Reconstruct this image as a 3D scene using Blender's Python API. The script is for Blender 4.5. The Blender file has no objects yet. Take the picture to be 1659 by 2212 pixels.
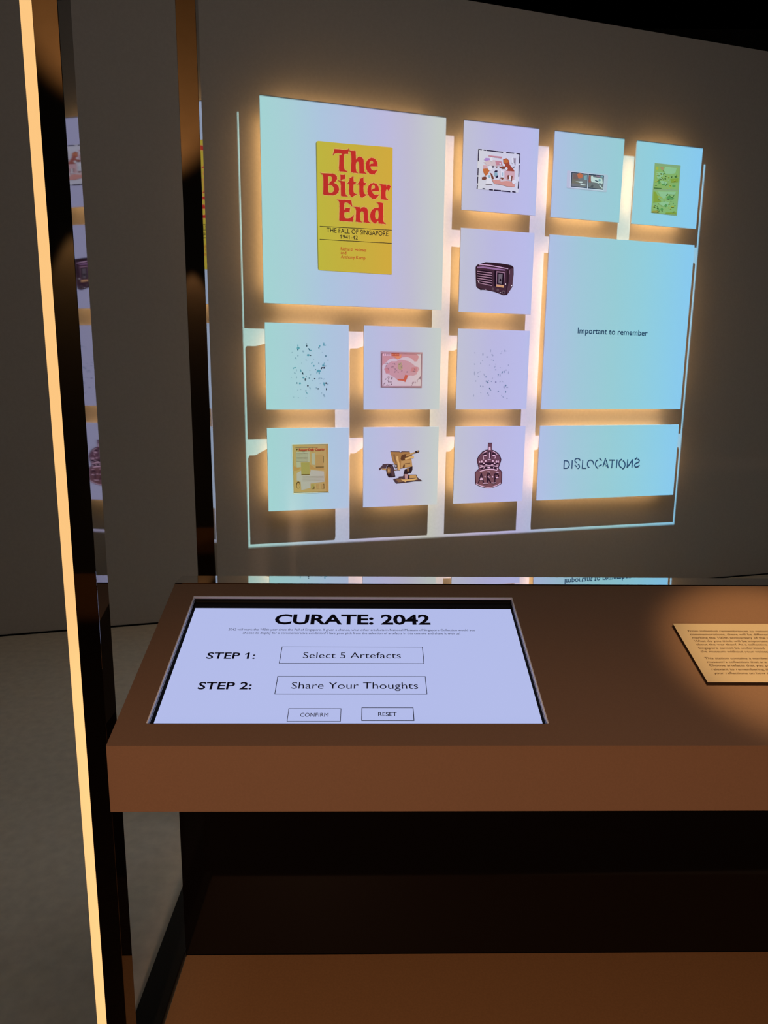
import bpy, bmesh, math, random
from mathutils import Vector, Matrix
from mathutils.geometry import tessellate_polygon

SC = bpy.context.scene
COL = SC.collection
R = math.radians

def lin(c):
    c = c / 255.0
    return c / 12.92 if c <= 0.04045 else ((c + 0.055) / 1.055) ** 2.4

def L3(r, g, b, k=1.0):
    return (lin(r) * k, lin(g) * k, lin(b) * k, 1.0)

# ------------------------------------------------------------------ camera
PITCH, ROLL = R(10.5339), R(0.5683)
cp, sp, cr_, sr_ = math.cos(PITCH), math.sin(PITCH), math.cos(ROLL), math.sin(ROLL)
right0, fwd, down0 = Vector((1, 0, 0)), Vector((0, cp, -sp)), Vector((0, -sp, -cp))
right = right0 * cr_ - down0 * sr_
down = right0 * sr_ + down0 * cr_
cam_d = bpy.data.cameras.new('camera')
cam = bpy.data.objects.new('camera', cam_d)
COL.objects.link(cam)
up = -down
bk = -fwd
cam.matrix_world = Matrix(((right.x, up.x, bk.x, 0.0), (right.y, up.y, bk.y, 0.0), (right.z, up.z, bk.z, 1.55), (0, 0, 0, 1)))
cam_d.sensor_width = 36.0
cam_d.sensor_fit = 'AUTO'
cam_d.lens = 36.0 * 1513.28 / 2212.0
cam_d.clip_start = 0.02
SC.camera = cam

# ------------------------------------------------------------------ world, exposure, room lights and added fills
SC.view_settings.view_transform = 'Standard'
SC.view_settings.look = 'None'
SC.view_settings.gamma = 1.0
SC.view_settings.exposure = 0.0
SC.view_settings.use_curve_mapping = False
SC.cycles.max_bounces = 8
SC.cycles.diffuse_bounces = 4
SC.cycles.glossy_bounces = 5
SC.cycles.sample_clamp_indirect = 3.0
SC.cycles.use_denoising = True
w = bpy.data.worlds.new('gallery_dark')
SC.world = w
w.use_nodes = True
w.node_tree.nodes['Background'].inputs[0].default_value = (0.9, 0.75, 0.6, 1)
w.node_tree.nodes['Background'].inputs[1].default_value = 0.0005

# the wall is turned against the console; u runs along it, n points through it
PSI = R(16.1484)
U = Vector((math.cos(PSI), math.sin(PSI), 0))
N = Vector((-math.sin(PSI), math.cos(PSI), 0))
WB = Vector((0, 4.7328, 0))
STAND = 0.1136                                   # how far the panel fronts stand off the wall

def wall_pt(u, z, off=0.0):
    return WB + U * u - N * off + Vector((0, 0, z))

# console frame: front left top corner, width, depth and slope directions
YAW = R(1.15)
CU = Vector((math.cos(YAW), math.sin(YAW), 0))
CV = Vector((-math.sin(YAW), math.cos(YAW), 0))
CO = Vector((-0.4724, 1.1062, 0.932))
SL = (CV + Vector((0, 0, 0.34))).normalized()
NR = CU.cross(SL).normalized()
CZ = Vector((0, 0, 1))

def con(u, v, z):                                # console floor coordinates, absolute height
    p = CO + CU * u + CV * v
    return Vector((p.x, p.y, z))

def top(a, b, off=0.0):                          # on the sloping console top
    return CO + CU * a + SL * b + NR * off

def spot(name, loc, aim, watts, col, size, blend, radius=0.05):
    d = bpy.data.lights.new(name, 'SPOT')
    d.energy = watts
    d.color = col
    d.spot_size = R(size)
    d.spot_blend = blend
    d.shadow_soft_size = radius
    o = bpy.data.objects.new(name, d)
    COL.objects.link(o)
    o.location = loc
    o.rotation_euler = (Vector(aim) - Vector(loc)).to_track_quat('-Z', 'Y').to_euler()
    return o

WARM = (1.0, 0.60, 0.28)
spot('label_spotlight', top(1.32, 0.25) + Vector((0.30, -0.35, 2.6)), top(1.315, 0.243), 310, (1.0, 0.62, 0.27), 12.6, 0.75, 0.03)
spot('rear_wash', (-1.75, -1.7, 2.5), (-1.75, -3.0, 4.75), 1900, (1.0, 0.46, 0.15), 52, 0.5, 0.05)
spot('rear_downlight', (-2.14, -2.84, 2.95), (-2.14, -2.93, 0.0), 130, (1.0, 0.56, 0.22), 46, 0.4, 0.02)
spot('rear_downlight', (-1.36, -2.84, 2.95), (-1.36, -2.93, 0.0), 110, (1.0, 0.50, 0.20), 46, 0.4, 0.02)
ar = bpy.data.lights.new('ambient_fill', 'AREA')  # soft overhead fill, added to lift the dim wall and floor
ar.shape = 'RECTANGLE'
ar.size, ar.size_y = 6.0, 1.6
ar.energy = 34.0
ar.color = (1.0, 0.90, 0.79)
ao = bpy.data.objects.new('ambient_fill', ar)
COL.objects.link(ao)
ao.location = (1.6, 1.0, 5.4)

# projector: a wide throw lamp whose picture is a lit rectangle with a colour wheel drift across it
PU, PZ, PD = 0.7241, 4.0111, 1.6849
pj = bpy.data.lights.new('projector', 'SPOT')
pj.energy = 150.0
pj.spot_size = R(152)
pj.spot_blend = 0.0
pj.shadow_soft_size = 0.004
po = bpy.data.objects.new('projector', pj)
COL.objects.link(po)
pl = wall_pt(PU, PZ, PD)
zz = -N
po.matrix_world = Matrix(((U.x, 0, zz.x, pl.x), (U.y, 0, zz.y, pl.y), (0, 1, 0, pl.z), (0, 0, 0, 1)))
pj.use_nodes = True
nt = pj.node_tree
for n_ in list(nt.nodes):
    nt.nodes.remove(n_)

def nd(t, **k):
    x = nt.nodes.new(t)
    for a, b in k.items():
        setattr(x, a, b)
    return x

def mth(op, a, b=None):
    x = nd('ShaderNodeMath', operation=op)
    for i, q in enumerate((a, b)):
        if q is None:
            continue
        if isinstance(q, (int, float)):
            x.inputs[i].default_value = q
        else:
            nt.links.new(q, x.inputs[i])
    return x.outputs[0]

tc = nd('ShaderNodeTexCoord')
sx = nd('ShaderNodeSeparateXYZ')
nt.links.new(tc.outputs['Normal'], sx.inputs[0])
az = mth('ABSOLUTE', sx.outputs[2])
A_ = mth('DIVIDE', sx.outputs[0], az)
B_ = mth('DIVIDE', sx.outputs[1], az)
mask = mth('MULTIPLY', mth('MULTIPLY', mth('GREATER_THAN', A_, -0.9775), mth('LESS_THAN', A_, 0.9775)),
           mth('MULTIPLY', mth('GREATER_THAN', B_, -2.1006), mth('LESS_THAN', B_, -0.5399)))
cos3 = mth('POWER', mth('ADD', mth('ADD', mth('MULTIPLY', A_, A_), mth('MULTIPLY', B_, B_)), 1.0), 1.5)
ramp = nd('ShaderNodeValToRGB')
# the bands lean a little: shift the ramp with height
fac = mth('DIVIDE', mth('ADD', mth('ADD', A_, 1.05), mth('MULTIPLY', mth('ADD', B_, 1.2), 0.02)), 2.1)
nt.links.new(fac, ramp.inputs[0])
BANDS = [(-0.80, 158, 212, 212), (-0.62, 164, 207, 216), (-0.42, 169, 196, 224), (-0.2, 177, 189, 224), (-0.03, 186, 185, 224),
         (0.12, 189, 187, 212), (0.33, 196, 205, 200), (0.47, 190, 192, 214), (0.72, 184, 183, 228), (0.93, 184, 186, 236),
         (1.10, 172, 191, 230), (1.35, 156, 200, 220), (1.62, 146, 205, 216), (1.85, 140, 207, 224), (2.05, 134, 206, 234), (2.25, 130, 203, 244)]
el = ramp.color_ramp.elements
while len(el) > 1:
    el.remove(el[-1])
for i, (u_, r_, g_, b_) in enumerate(BANDS):
    p_ = ((u_ - PU) / (PD - STAND) + 1.05) / 2.1
    e_ = el[0] if i == 0 else el.new(p_)
    e_.position = p_
    e_.color = L3(r_, g_, b_)
em = nd('ShaderNodeEmission')
nt.links.new(ramp.outputs[0], em.inputs[0])
nt.links.new(mth('MULTIPLY', mask, cos3), em.inputs[1])
out = nd('ShaderNodeOutputLight')
nt.links.new(em.outputs[0], out.inputs[0])

# unseen warm fill added low behind the camera, masked to console front and plate
ps = spot('console_fill', (-0.40, -2.2, 1.25), (-0.40, 0.0, 1.25), 270, (1.0, 0.60, 0.36), 120, 0.0, 0.06).data
ps.use_nodes = True
nt = ps.node_tree
for n_ in list(nt.nodes):
    nt.nodes.remove(n_)
tc = nd('ShaderNodeTexCoord')
sx = nd('ShaderNodeSeparateXYZ')
nt.links.new(tc.outputs['Normal'], sx.inputs[0])
az = mth('ABSOLUTE', sx.outputs[2])
A_ = mth('DIVIDE', sx.outputs[0], az)
B_ = mth('DIVIDE', sx.outputs[1], az)

def edge_fade(val, zero, one):
    x = nd('ShaderNodeMapRange', interpolation_type='SMOOTHSTEP')
    nt.links.new(val, x.inputs['Value'])
    x.inputs['From Min'].default_value = zero
    x.inputs['From Max'].default_value = one
    return x.outputs[0]

m_ = mth('MULTIPLY', edge_fade(A_, -0.085, -0.020), mth('SUBTRACT', 1.0, edge_fade(B_, -0.095, -0.025)))
em = nd('ShaderNodeEmission')
nt.links.new(m_, em.inputs[1])
out = nd('ShaderNodeOutputLight')
nt.links.new(em.outputs[0], out.inputs[0])

# ------------------------------------------------------------------ helpers
MATS = {}

def mat(name, col, rough=0.6, spec=0.5, noise=0.0, scale=40.0, emit=None, metal=0.0, ior=None, bump=0.0):
    if name in MATS:
        return MATS[name]
    m = bpy.data.materials.new(name)
    m.use_nodes = True
    t = m.node_tree
    b = t.nodes['Principled BSDF']
    b.inputs['Base Color'].default_value = (*col[:3], 1)
    b.inputs['Roughness'].default_value = rough
    b.inputs['Specular IOR Level'].default_value = spec
    b.inputs['Metallic'].default_value = metal
    if ior:
        b.inputs['IOR'].default_value = ior
    if emit:
        b.inputs['Emission Color'].default_value = (*emit[:3], 1)
        b.inputs['Emission Strength'].default_value = emit[3]
    if noise > 0 or bump > 0:
        co = t.nodes.new('ShaderNodeTexCoord')
        nz = t.nodes.new('ShaderNodeTexNoise')
        nz.inputs['Scale'].default_value = scale
        nz.inputs['Detail'].default_value = 6.0
        t.links.new(co.outputs['Object'], nz.inputs['Vector'])
        if noise > 0:
            rp = t.nodes.new('ShaderNodeValToRGB')
            rp.color_ramp.elements[0].position = 0.3
            rp.color_ramp.elements[1].position = 0.7
            rp.color_ramp.elements[0].color = (*[c * (1 - noise) for c in col[:3]], 1)
            rp.color_ramp.elements[1].color = (*[min(1, c * (1 + noise)) for c in col[:3]], 1)
            t.links.new(nz.outputs['Fac'], rp.inputs[0])
            t.links.new(rp.outputs[0], b.inputs['Base Color'])
        if bump > 0:
            bp = t.nodes.new('ShaderNodeBump')
            bp.inputs['Strength'].default_value = bump
            bp.inputs['Distance'].default_value = 0.002
            t.links.new(nz.outputs['Fac'], bp.inputs['Height'])
            t.links.new(bp.outputs[0], b.inputs['Normal'])
    MATS[name] = m
    return m

def mesh_obj(name, verts, faces, mats, parent=None, fm=None, smooth=False, origin=None):
    me = bpy.data.meshes.new(name)
    o0 = Vector(origin) if origin is not None else (parent_loc(parent) if parent else Vector((0, 0, 0)))
    me.from_pydata([tuple(Vector(v) - o0) for v in verts], [], faces)
    for m in (mats if isinstance(mats, (list, tuple)) else [mats]):
        me.materials.append(m)
    if fm:
        for p, i in zip(me.polygons, fm):
            p.material_index = i
    me.update()
    o = bpy.data.objects.new(name, me)
    COL.objects.link(o)
    if parent:
        o.parent = parent
        o.location = o0 - parent_loc(parent)
    else:
        o.location = o0
    return o

def parent_loc(p):
    v = Vector((0, 0, 0))
    while p is not None:
        v += p.location
        p = p.parent
    return v

def fixn(o):
    bm = bmesh.new()
    bm.from_mesh(o.data)
    bmesh.ops.recalc_face_normals(bm, faces=bm.faces)
    bm.to_mesh(o.data)
    bm.free()
    return o

def bevel(o, wd, seg=2):
    md = o.modifiers.new('bevel', 'BEVEL')
    md.width = wd
    md.segments = seg
    md.limit_method = 'ANGLE'
    return o

def empty(name, loc, label, cat, group=None):
    o = bpy.data.objects.new(name, None)
    COL.objects.link(o)
    o.location = loc
    o.empty_display_size = 0.1
    return tag(o, label, cat, group)

def tag(o, label, cat, group=None, kind=None):
    o['label'] = label
    o['category'] = cat
    if group:
        o['group'] = group
    if kind:
        o['kind'] = kind
    return o

BOXF = [(0, 3, 2, 1), (4, 5, 6, 7), (0, 1, 5, 4), (1, 2, 6, 5), (2, 3, 7, 6), (3, 0, 4, 7)]

def hexa(name, lo, hi, m, parent=None, bev=0.0):
    """eight corners: four low, four high, both in the same turning order"""
    o = mesh_obj(name, list(lo) + list(hi), BOXF, m, parent)
    fixn(o)
    if bev:
        bevel(o, bev)
    return o

def cbox(name, u0, u1, v0, v1, z0, z1, m, parent=None, bev=0.0):
    q = [(u0, v0), (u1, v0), (u1, v1), (u0, v1)]
    return hexa(name, [con(a, b, z0) for a, b in q], [con(a, b, z1) for a, b in q], m, parent, bev)

def wbox(name, u0, u1, z0, z1, o0, o1, m, parent=None, bev=0.0):
    q = [(u0, z0), (u1, z0), (u1, z1), (u0, z1)]
    return hexa(name, [wall_pt(a, b, o0) for a, b in q], [wall_pt(a, b, o1) for a, b in q], m, parent, bev)

def text_verts(s, bold=0.0):
    """outline text; the plain bar that stands for a 1 gets its flag"""
    vs, fs = raw_text(s, bold)
    if '1' in s:
        one = raw_text('1', bold)[0]
        w1 = max(p[0] for p in one) - min(p[0] for p in one)
        tp = max(p[1] for p in one)
        for i, ch in enumerate(s):
            if ch == '1':
                r_ = max(p[0] for p in raw_text(s[:i + 1], bold)[0])
                l_ = r_ - w1
                k = len(vs)
                vs = vs + [(l_ + w1 * 0.4, tp), (l_ - 0.15, tp - 0.15), (l_ - 0.15, tp - 0.15 - w1 * 0.95), (l_ + w1 * 0.4, tp - w1 * 1.25)]
                fs = fs + [(k, k + 1, k + 2, k + 3)]
    return vs, fs

def raw_text(s, bold=0.0):
    cu = bpy.data.curves.new('t', 'FONT')
    cu.body = s
    cu.size = 1.0
    cu.offset = bold
    cu.resolution_u = 3
    o = bpy.data.objects.new('t', cu)
    COL.objects.link(o)
    dg = bpy.context.evaluated_depsgraph_get()
    me = bpy.data.meshes.new_from_object(o.evaluated_get(dg))
    vs = [(v.co.x, v.co.y) for v in me.vertices]
    fs = [tuple(p.vertices) for p in me.polygons]
    bpy.data.objects.remove(o)
    bpy.data.curves.remove(cu)
    bpy.data.meshes.remove(me)
    return vs, fs

CAPH = max(y for x, y in text_verts('H')[0])

def put_text(name, s, fn, x, y, width, cap, m, parent, bold=0.0, rot=0.0, sxy=None):
    """lay a line of lettering with its baseline start at x, y of the surface fn(x, y)"""
    vs, fs = text_verts(s, bold)
    x0 = min(q[0] for q in vs)
    x1 = max(q[0] for q in vs)
    kx = width / (x1 - x0) if width else sxy
    ky = cap / CAPH
    c_, s_ = math.cos(R(rot)), math.sin(R(rot))
    pts = []
    for px, py in vs:
        a, b = (px - x0) * kx, py * ky
        pts.append(fn(x + a * c_ - b * s_, y + a * s_ + b * c_))
    return pts, fs

def join(name, items, mats, parent):
    V, F, I = [], [], []
    for (vs, fs), mi in items:
        k = len(V)
        V += vs
        F += [tuple(i + k for i in f) for f in fs]
        I += [mi] * len(fs)
    return mesh_obj(name, V, F, mats, parent, I)
ART = {
 'title_a': [('red',[[(-3731,28841),(-3658,29174),(-3320,29187),(-3032,29176),(-2887,29208),(-2763,29267),(-2753,29249),(-2784,29134),(-2815,28972),(-3063,28940),(-3073,28845),(-3084,28469),(-3074,28206),(-3032,28078),(-2877,27997),(-2866,27950),(-3012,27957),(-3281,27953),(-3363,27993),(-3373,28161),(-3352,28539),(-3351,28838),(-3217,28879),(-3166,28939),(-3320,28981),(-3485,28972),(-3608,28927)]]),('red',[[(-2753,29165),(-2390,29189),(-2338,29156),(-2331,28912),(-2316,28688),(-2201,28839),(-2097,28877),(-1971,28869),(-1866,28785),(-1828,28674),(-1827,28390),(-1811,28164),(-1779,28043),(-1677,27981),(-1684,27956),(-1926,27949),(-2083,27947),(-2105,28006),(-2112,28271),(-2121,28516),(-2169,28606),(-2242,28609),(-2315,28518),(-2329,28346),(-2314,28121),(-2283,28010),(-2199,27969),(-2209,27949),(-2471,27946),(-2606,27963),(-2621,28056),(-2617,28321),(-2597,28606),(-2614,28962),(-2639,29091),(-2680,29134)]]),('red',[[(-967,28437),(-968,28580),(-1001,28691),(-1087,28817),(-1214,28881),(-1362,28887),(-1509,28817),(-1635,28692),(-1708,28534),(-1707,28363),(-1674,28233),(-1589,28088),(-1462,27984),(-1314,27955),(-1155,27968),(-965,28217),(-997,28243),(-1124,28185),(-1252,28178),(-1358,28231),(-1411,28322),(-1401,28409)],[(-1475,28440),(-1476,28573),(-1435,28691),(-1361,28735),(-1276,28714),(-1223,28633),(-1223,28586),(-1286,28552),(-1370,28554),(-1412,28503),(-1433,28444)]])],
 'title_b': [('red',[[(-4491,27751),(-4042,27775),(-3751,27787),(-3606,27746),(-3504,27647),(-3490,27515),(-3563,27375),(-3695,27270),(-3520,27217),(-3403,27092),(-3359,26935),(-3418,26741),(-3551,26623),(-3727,26556),(-4019,26546),(-4281,26540),(-4354,26588),(-4337,26910),(-4334,27391),(-4347,27630),(-4419,27704)],[(-4043,27615),(-3912,27640),(-3825,27594),(-3782,27490),(-3811,27381),(-3928,27305),(-3987,27179),(-4031,27176)],[(-4040,27122),(-3900,27146),(-3769,27090),(-3696,26988),(-3682,26882),(-3726,26758),(-3843,26695),(-3960,26685),(-4033,26720)]]),('red',[[(-3284,27759),(-3020,27782),(-2976,27732),(-2976,27584),(-3020,27540),(-3167,27515),(-3241,27441),(-3279,27479)]]),('red',[[(-3402,27428),(-3255,27413),(-3035,27418),(-2985,27368),(-2985,26964),(-2967,26722),(-2932,26630),(-2828,26584),(-2843,26556),(-3080,26551),(-3227,26553),(-3257,26619),(-3262,26942),(-3256,27212),(-3285,27344),(-3358,27378)]]),('red',[[(-2858,27298),(-2725,27484),(-2711,27620),(-2548,27700),(-2474,27720),(-2465,27438),(-2310,27410),(-2369,27297),(-2464,27303),(-2482,27004),(-2458,26843),(-2368,26755),(-2249,26751),(-2546,26552),(-2636,26585),(-2725,26714),(-2749,26902),(-2731,27295)]]),('red',[[(-2221,27309),(-2087,27509),(-2058,27633),(-1850,27732),(-1834,27441),(-1669,27422),(-1743,27302),(-1833,27313),(-1847,27027),(-1816,26866),(-1725,26764),(-1620,26759),(-1919,26553),(-2010,26593),(-2091,26736),(-2106,26925),(-2102,27305)]]),('red',[[(-868,27023),(-853,27133),(-900,27293),(-1022,27434),(-1204,27473),(-1384,27418),(-1518,27285),(-1592,27102),(-1591,26938),(-1545,26778),(-1439,26650),(-1288,26566),(-1076,26554),(-850,26805),(-881,26830),(-1017,26786),(-1168,26802),(-1260,26883),(-1291,26989)],[(-1345,27040),(-1352,27175),(-1323,27314),(-1233,27376),(-1142,27342),(-1105,27222),(-1126,27166),(-1231,27144),(-1276,27100),(-1297,27030)]]),('red',[[(-856,27433),(-689,27433),(-446,27439),(-400,27388),(-384,27294),(-324,27422),(-233,27443),(-110,27357),(-170,27229),(-229,27073),(-291,27150),(-367,27172),(-427,27085),(-441,26891),(-408,26674),(-269,26588),(-284,26559),(-498,26562),(-712,26568),(-728,26704),(-716,27062),(-712,27281),(-749,27374)]])],
 'title_c': [('red',[[(-3505,26340),(-3037,26356),(-2660,26365),(-2597,26322),(-2544,26028),(-2576,26016),(-2702,26141),(-2807,26201),(-2933,26216),(-3027,26203),(-3058,26038),(-3054,25769),(-2943,25902),(-2681,25912),(-2712,25668),(-2933,25672),(-3027,25656),(-3054,25500),(-3048,25384),(-2996,25311),(-2849,25301),(-2659,25344),(-2554,25419),(-2459,25532),(-2445,25504),(-2490,25249),(-2516,25140),(-2722,25136),(-3101,25139),(-3321,25138),(-3362,25189),(-3351,25556),(-3340,25941),(-3350,26189),(-3391,26272)]]),('red',[[(-2460,26005),(-2260,26010),(-2091,26013),(-2048,25967),(-2023,25892),(-1943,26004),(-1794,26034),(-1666,26005),(-1581,25914),(-1554,25780),(-1546,25489),(-1535,25295),(-1491,25200),(-1395,25164),(-1405,25137),(-1619,25137),(-1801,25150),(-1822,25197),(-1813,25470),(-1809,25665),(-1846,25769),(-1920,25793),(-2016,25747),(-2047,25648),(-2051,25415),(-2035,25260),(-1982,25176),(-1914,25148),(-1918,25132),(-2130,25137),(-2300,25155),(-2325,25202),(-2311,25513),(-2302,25785),(-2334,25898),(-2386,25972)]]),('red',[[(-1018,26363),(-814,26378),(-621,26364),(-588,26308),(-584,25947),(-580,25556),(-572,25321),(-523,25217),(-418,25175),(-435,25144),(-674,25142),(-836,25146),(-873,25183),(-880,25300),(-934,25297),(-1040,25133),(-1148,25145),(-1277,25224),(-1364,25326),(-1408,25499),(-1408,25615),(-1367,25794),(-1271,25917),(-1154,26013),(-1005,26043),(-876,26033),(-873,26218),(-899,26294),(-964,26338)],[(-1098,25637),(-1088,25774),(-1035,25885),(-961,25924),(-885,25886),(-873,25770),(-871,25536),(-892,25417),(-956,25364),(-1042,25387),(-1090,25482)]])],
 'book': [('byellow',[[(-4725,29488),(-4620,29525),(-2874,29538),(-81,29600),(-5,29548),(6,24357),(24,22166),(-80,22153),(-2433,22168),(-4611,22181),(-4696,22278),(-4734,24062),(-4758,27975),(-4767,29389)]]),('bspine',[[(-4767,29389),(-4725,29488),(-4697,28747),(-4695,25253),(-4654,22220),(-4696,22278),(-4734,24062),(-4758,27975)]])],
 'book_rules': [('navy',[[(-4571,24755),(-9,24826),(-8,24794),(-4571,24724)]]),('navy',[[(-4577,24000),(1,24045),(1,24012),(-4577,23968)]])],
 'radio': [('rdark',[[(5720,22879),(5749,22976),(5854,23068),(6133,23150),(6412,23251),(6826,23254),(7486,23231),(8042,23183),(8311,23130),(8439,23020),(8461,22574),(8423,22182),(8408,21789),(8041,21263),(7775,21223),(7639,21266),(7347,21352),(7167,21403),(6900,21450),(6458,21508),(6108,21512),(5886,21619),(5806,21712),(5758,22153)]]),('rface',[[(5786,22845),(6355,23027),(7057,22987),(7945,22878),(7972,21300),(7660,21306),(7166,21442),(6457,21547),(5907,21639),(5841,21771)]]),('rside',[[(8122,22887),(8408,22979),(8407,21809),(8050,21303),(8009,21478),(8116,22070)]]),('rlite',[[(5941,23063),(6352,23113),(6833,23081),(7496,23010),(8053,22932),(8044,22893),(7499,22952),(6836,23024),(6354,23056),(5964,23035)]]),('rmid',[[(5816,22923),(6226,22973),(6839,22937),(7280,22902),(7835,22853),(7838,22786),(7285,22796),(6844,22832),(6231,22867),(5819,22856)]]),('rblack',[[(5844,22748),(6893,22686),(6897,22609),(5847,22671)]]),('rslat',[[(5847,22679),(6896,22620),(6899,22559),(5849,22626)]]),('rblack',[[(5849,22605),(6900,22532),(6903,22455),(5852,22528)]]),('rslat',[[(5852,22536),(6902,22466),(6905,22404),(5854,22482)]]),('rblack',[[(5855,22461),(6906,22377),(6909,22300),(5858,22384)]]),('rslat',[[(5857,22392),(6909,22312),(6911,22250),(5859,22338)]]),('rblack',[[(5860,22317),(6913,22223),(6916,22146),(5863,22240)]]),('rslat',[[(5863,22248),(6915,22157),(6918,22095),(5865,22194)]]),('rblack',[[(5866,22164),(6919,22059),(6923,21981),(5869,22087)]]),('rslat',[[(5868,22094),(6922,21993),(6925,21931),(5870,22041)]]),('rblack',[[(5947,22033),(6926,21894),(6929,21817),(5949,21956)]]),('rslat',[[(5949,21963),(6929,21828),(6931,21766),(5951,21909)]]),('rblack',[[(7066,22756),(7176,22762),(7197,21755),(7107,21790)]]),('rslat',[[(7211,22725),(7798,22687),(7787,21703),(7226,21834)]]),('rblack',[[(7258,22650),(7756,22626),(7757,21877),(7261,21904)]]),('rgrey',[[(7360,22578),(7649,22553),(7632,21930),(7376,21957)]]),('rblack',[[(7581,22181),(7576,22143),(7558,22111),(7530,22093),(7498,22092),(7469,22107),(7448,22137),(7440,22174),(7445,22212),(7463,22244),(7491,22262),(7522,22263),(7552,22248),(7572,22218)]]),('orange',[[(7235,21883),(7780,21859),(7776,21703),(7230,21756)]]),('rknob',[[(7078,21594),(7071,21555),(7049,21524),(7016,21506),(6979,21504),(6944,21519),(6920,21549),(6910,21586),(6917,21625),(6939,21656),(6972,21674),(7009,21676),(7043,21661),(7068,21631)]]),('rknob',[[(7443,21541),(7435,21500),(7411,21467),(7374,21447),(7333,21445),(7295,21462),(7268,21493),(7257,21533),(7264,21574),(7289,21608),(7325,21628),(7367,21629),(7405,21613),(7432,21582)]]),('rknob',[[(7900,21414),(7889,21359),(7854,21313),(7802,21286),(7742,21284),(7688,21306),(7649,21349),(7633,21403),(7644,21459),(7679,21504),(7731,21531),(7791,21534),(7845,21512),(7884,21469)]]),('rblack',[[(7841,21392),(7836,21367),(7819,21345),(7795,21333),(7767,21332),(7742,21342),(7724,21362),(7716,21387),(7721,21413),(7738,21434),(7762,21446),(7790,21447),(7815,21437),(7834,21418)]]),('white',[[(6004,22001),(6002,21982),(5993,21967),(5979,21958),(5963,21957),(5949,21965),(5939,21979),(5935,21997),(5938,22016),(5947,22031),(5960,22040),(5976,22041),(5990,22033),(6000,22019)]]),('white',[[(7927,21944),(7926,21917),(7919,21894),(7908,21882),(7895,21881),(7883,21893),(7874,21914),(7870,21941),(7871,21968),(7878,21990),(7889,22003),(7902,22003),(7914,21992),(7923,21971)]]),('white',[[(8378,21863),(8375,21844),(8364,21828),(8349,21819),(8331,21818),(8314,21826),(8302,21840),(8298,21859),(8301,21878),(8311,21893),(8327,21902),(8345,21903),(8361,21895),(8373,21881)]]),('white',[[(7594,21382),(7590,21371),(7577,21363),(7557,21357),(7535,21356),(7516,21360),(7502,21368),(7497,21378),(7501,21388),(7514,21397),(7533,21402),(7555,21403),(7575,21399),(7589,21392)]]),('rdark',[[(6240,21547),(6233,21528),(6211,21513),(6180,21503),(6145,21502),(6114,21508),(6091,21522),(6083,21540),(6090,21559),(6111,21575),(6142,21584),(6177,21586),(6209,21579),(6231,21565)]]),('rslat',[[(6522,21550),(6519,21536),(6507,21525),(6489,21518),(6470,21517),(6452,21523),(6440,21533),(6435,21546),(6439,21560),(6450,21571),(6468,21578),(6487,21579),(6505,21573),(6517,21563)]]),('rslat',[[(8102,22847),(8160,22792),(8160,22559),(8126,22577)]])],
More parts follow.
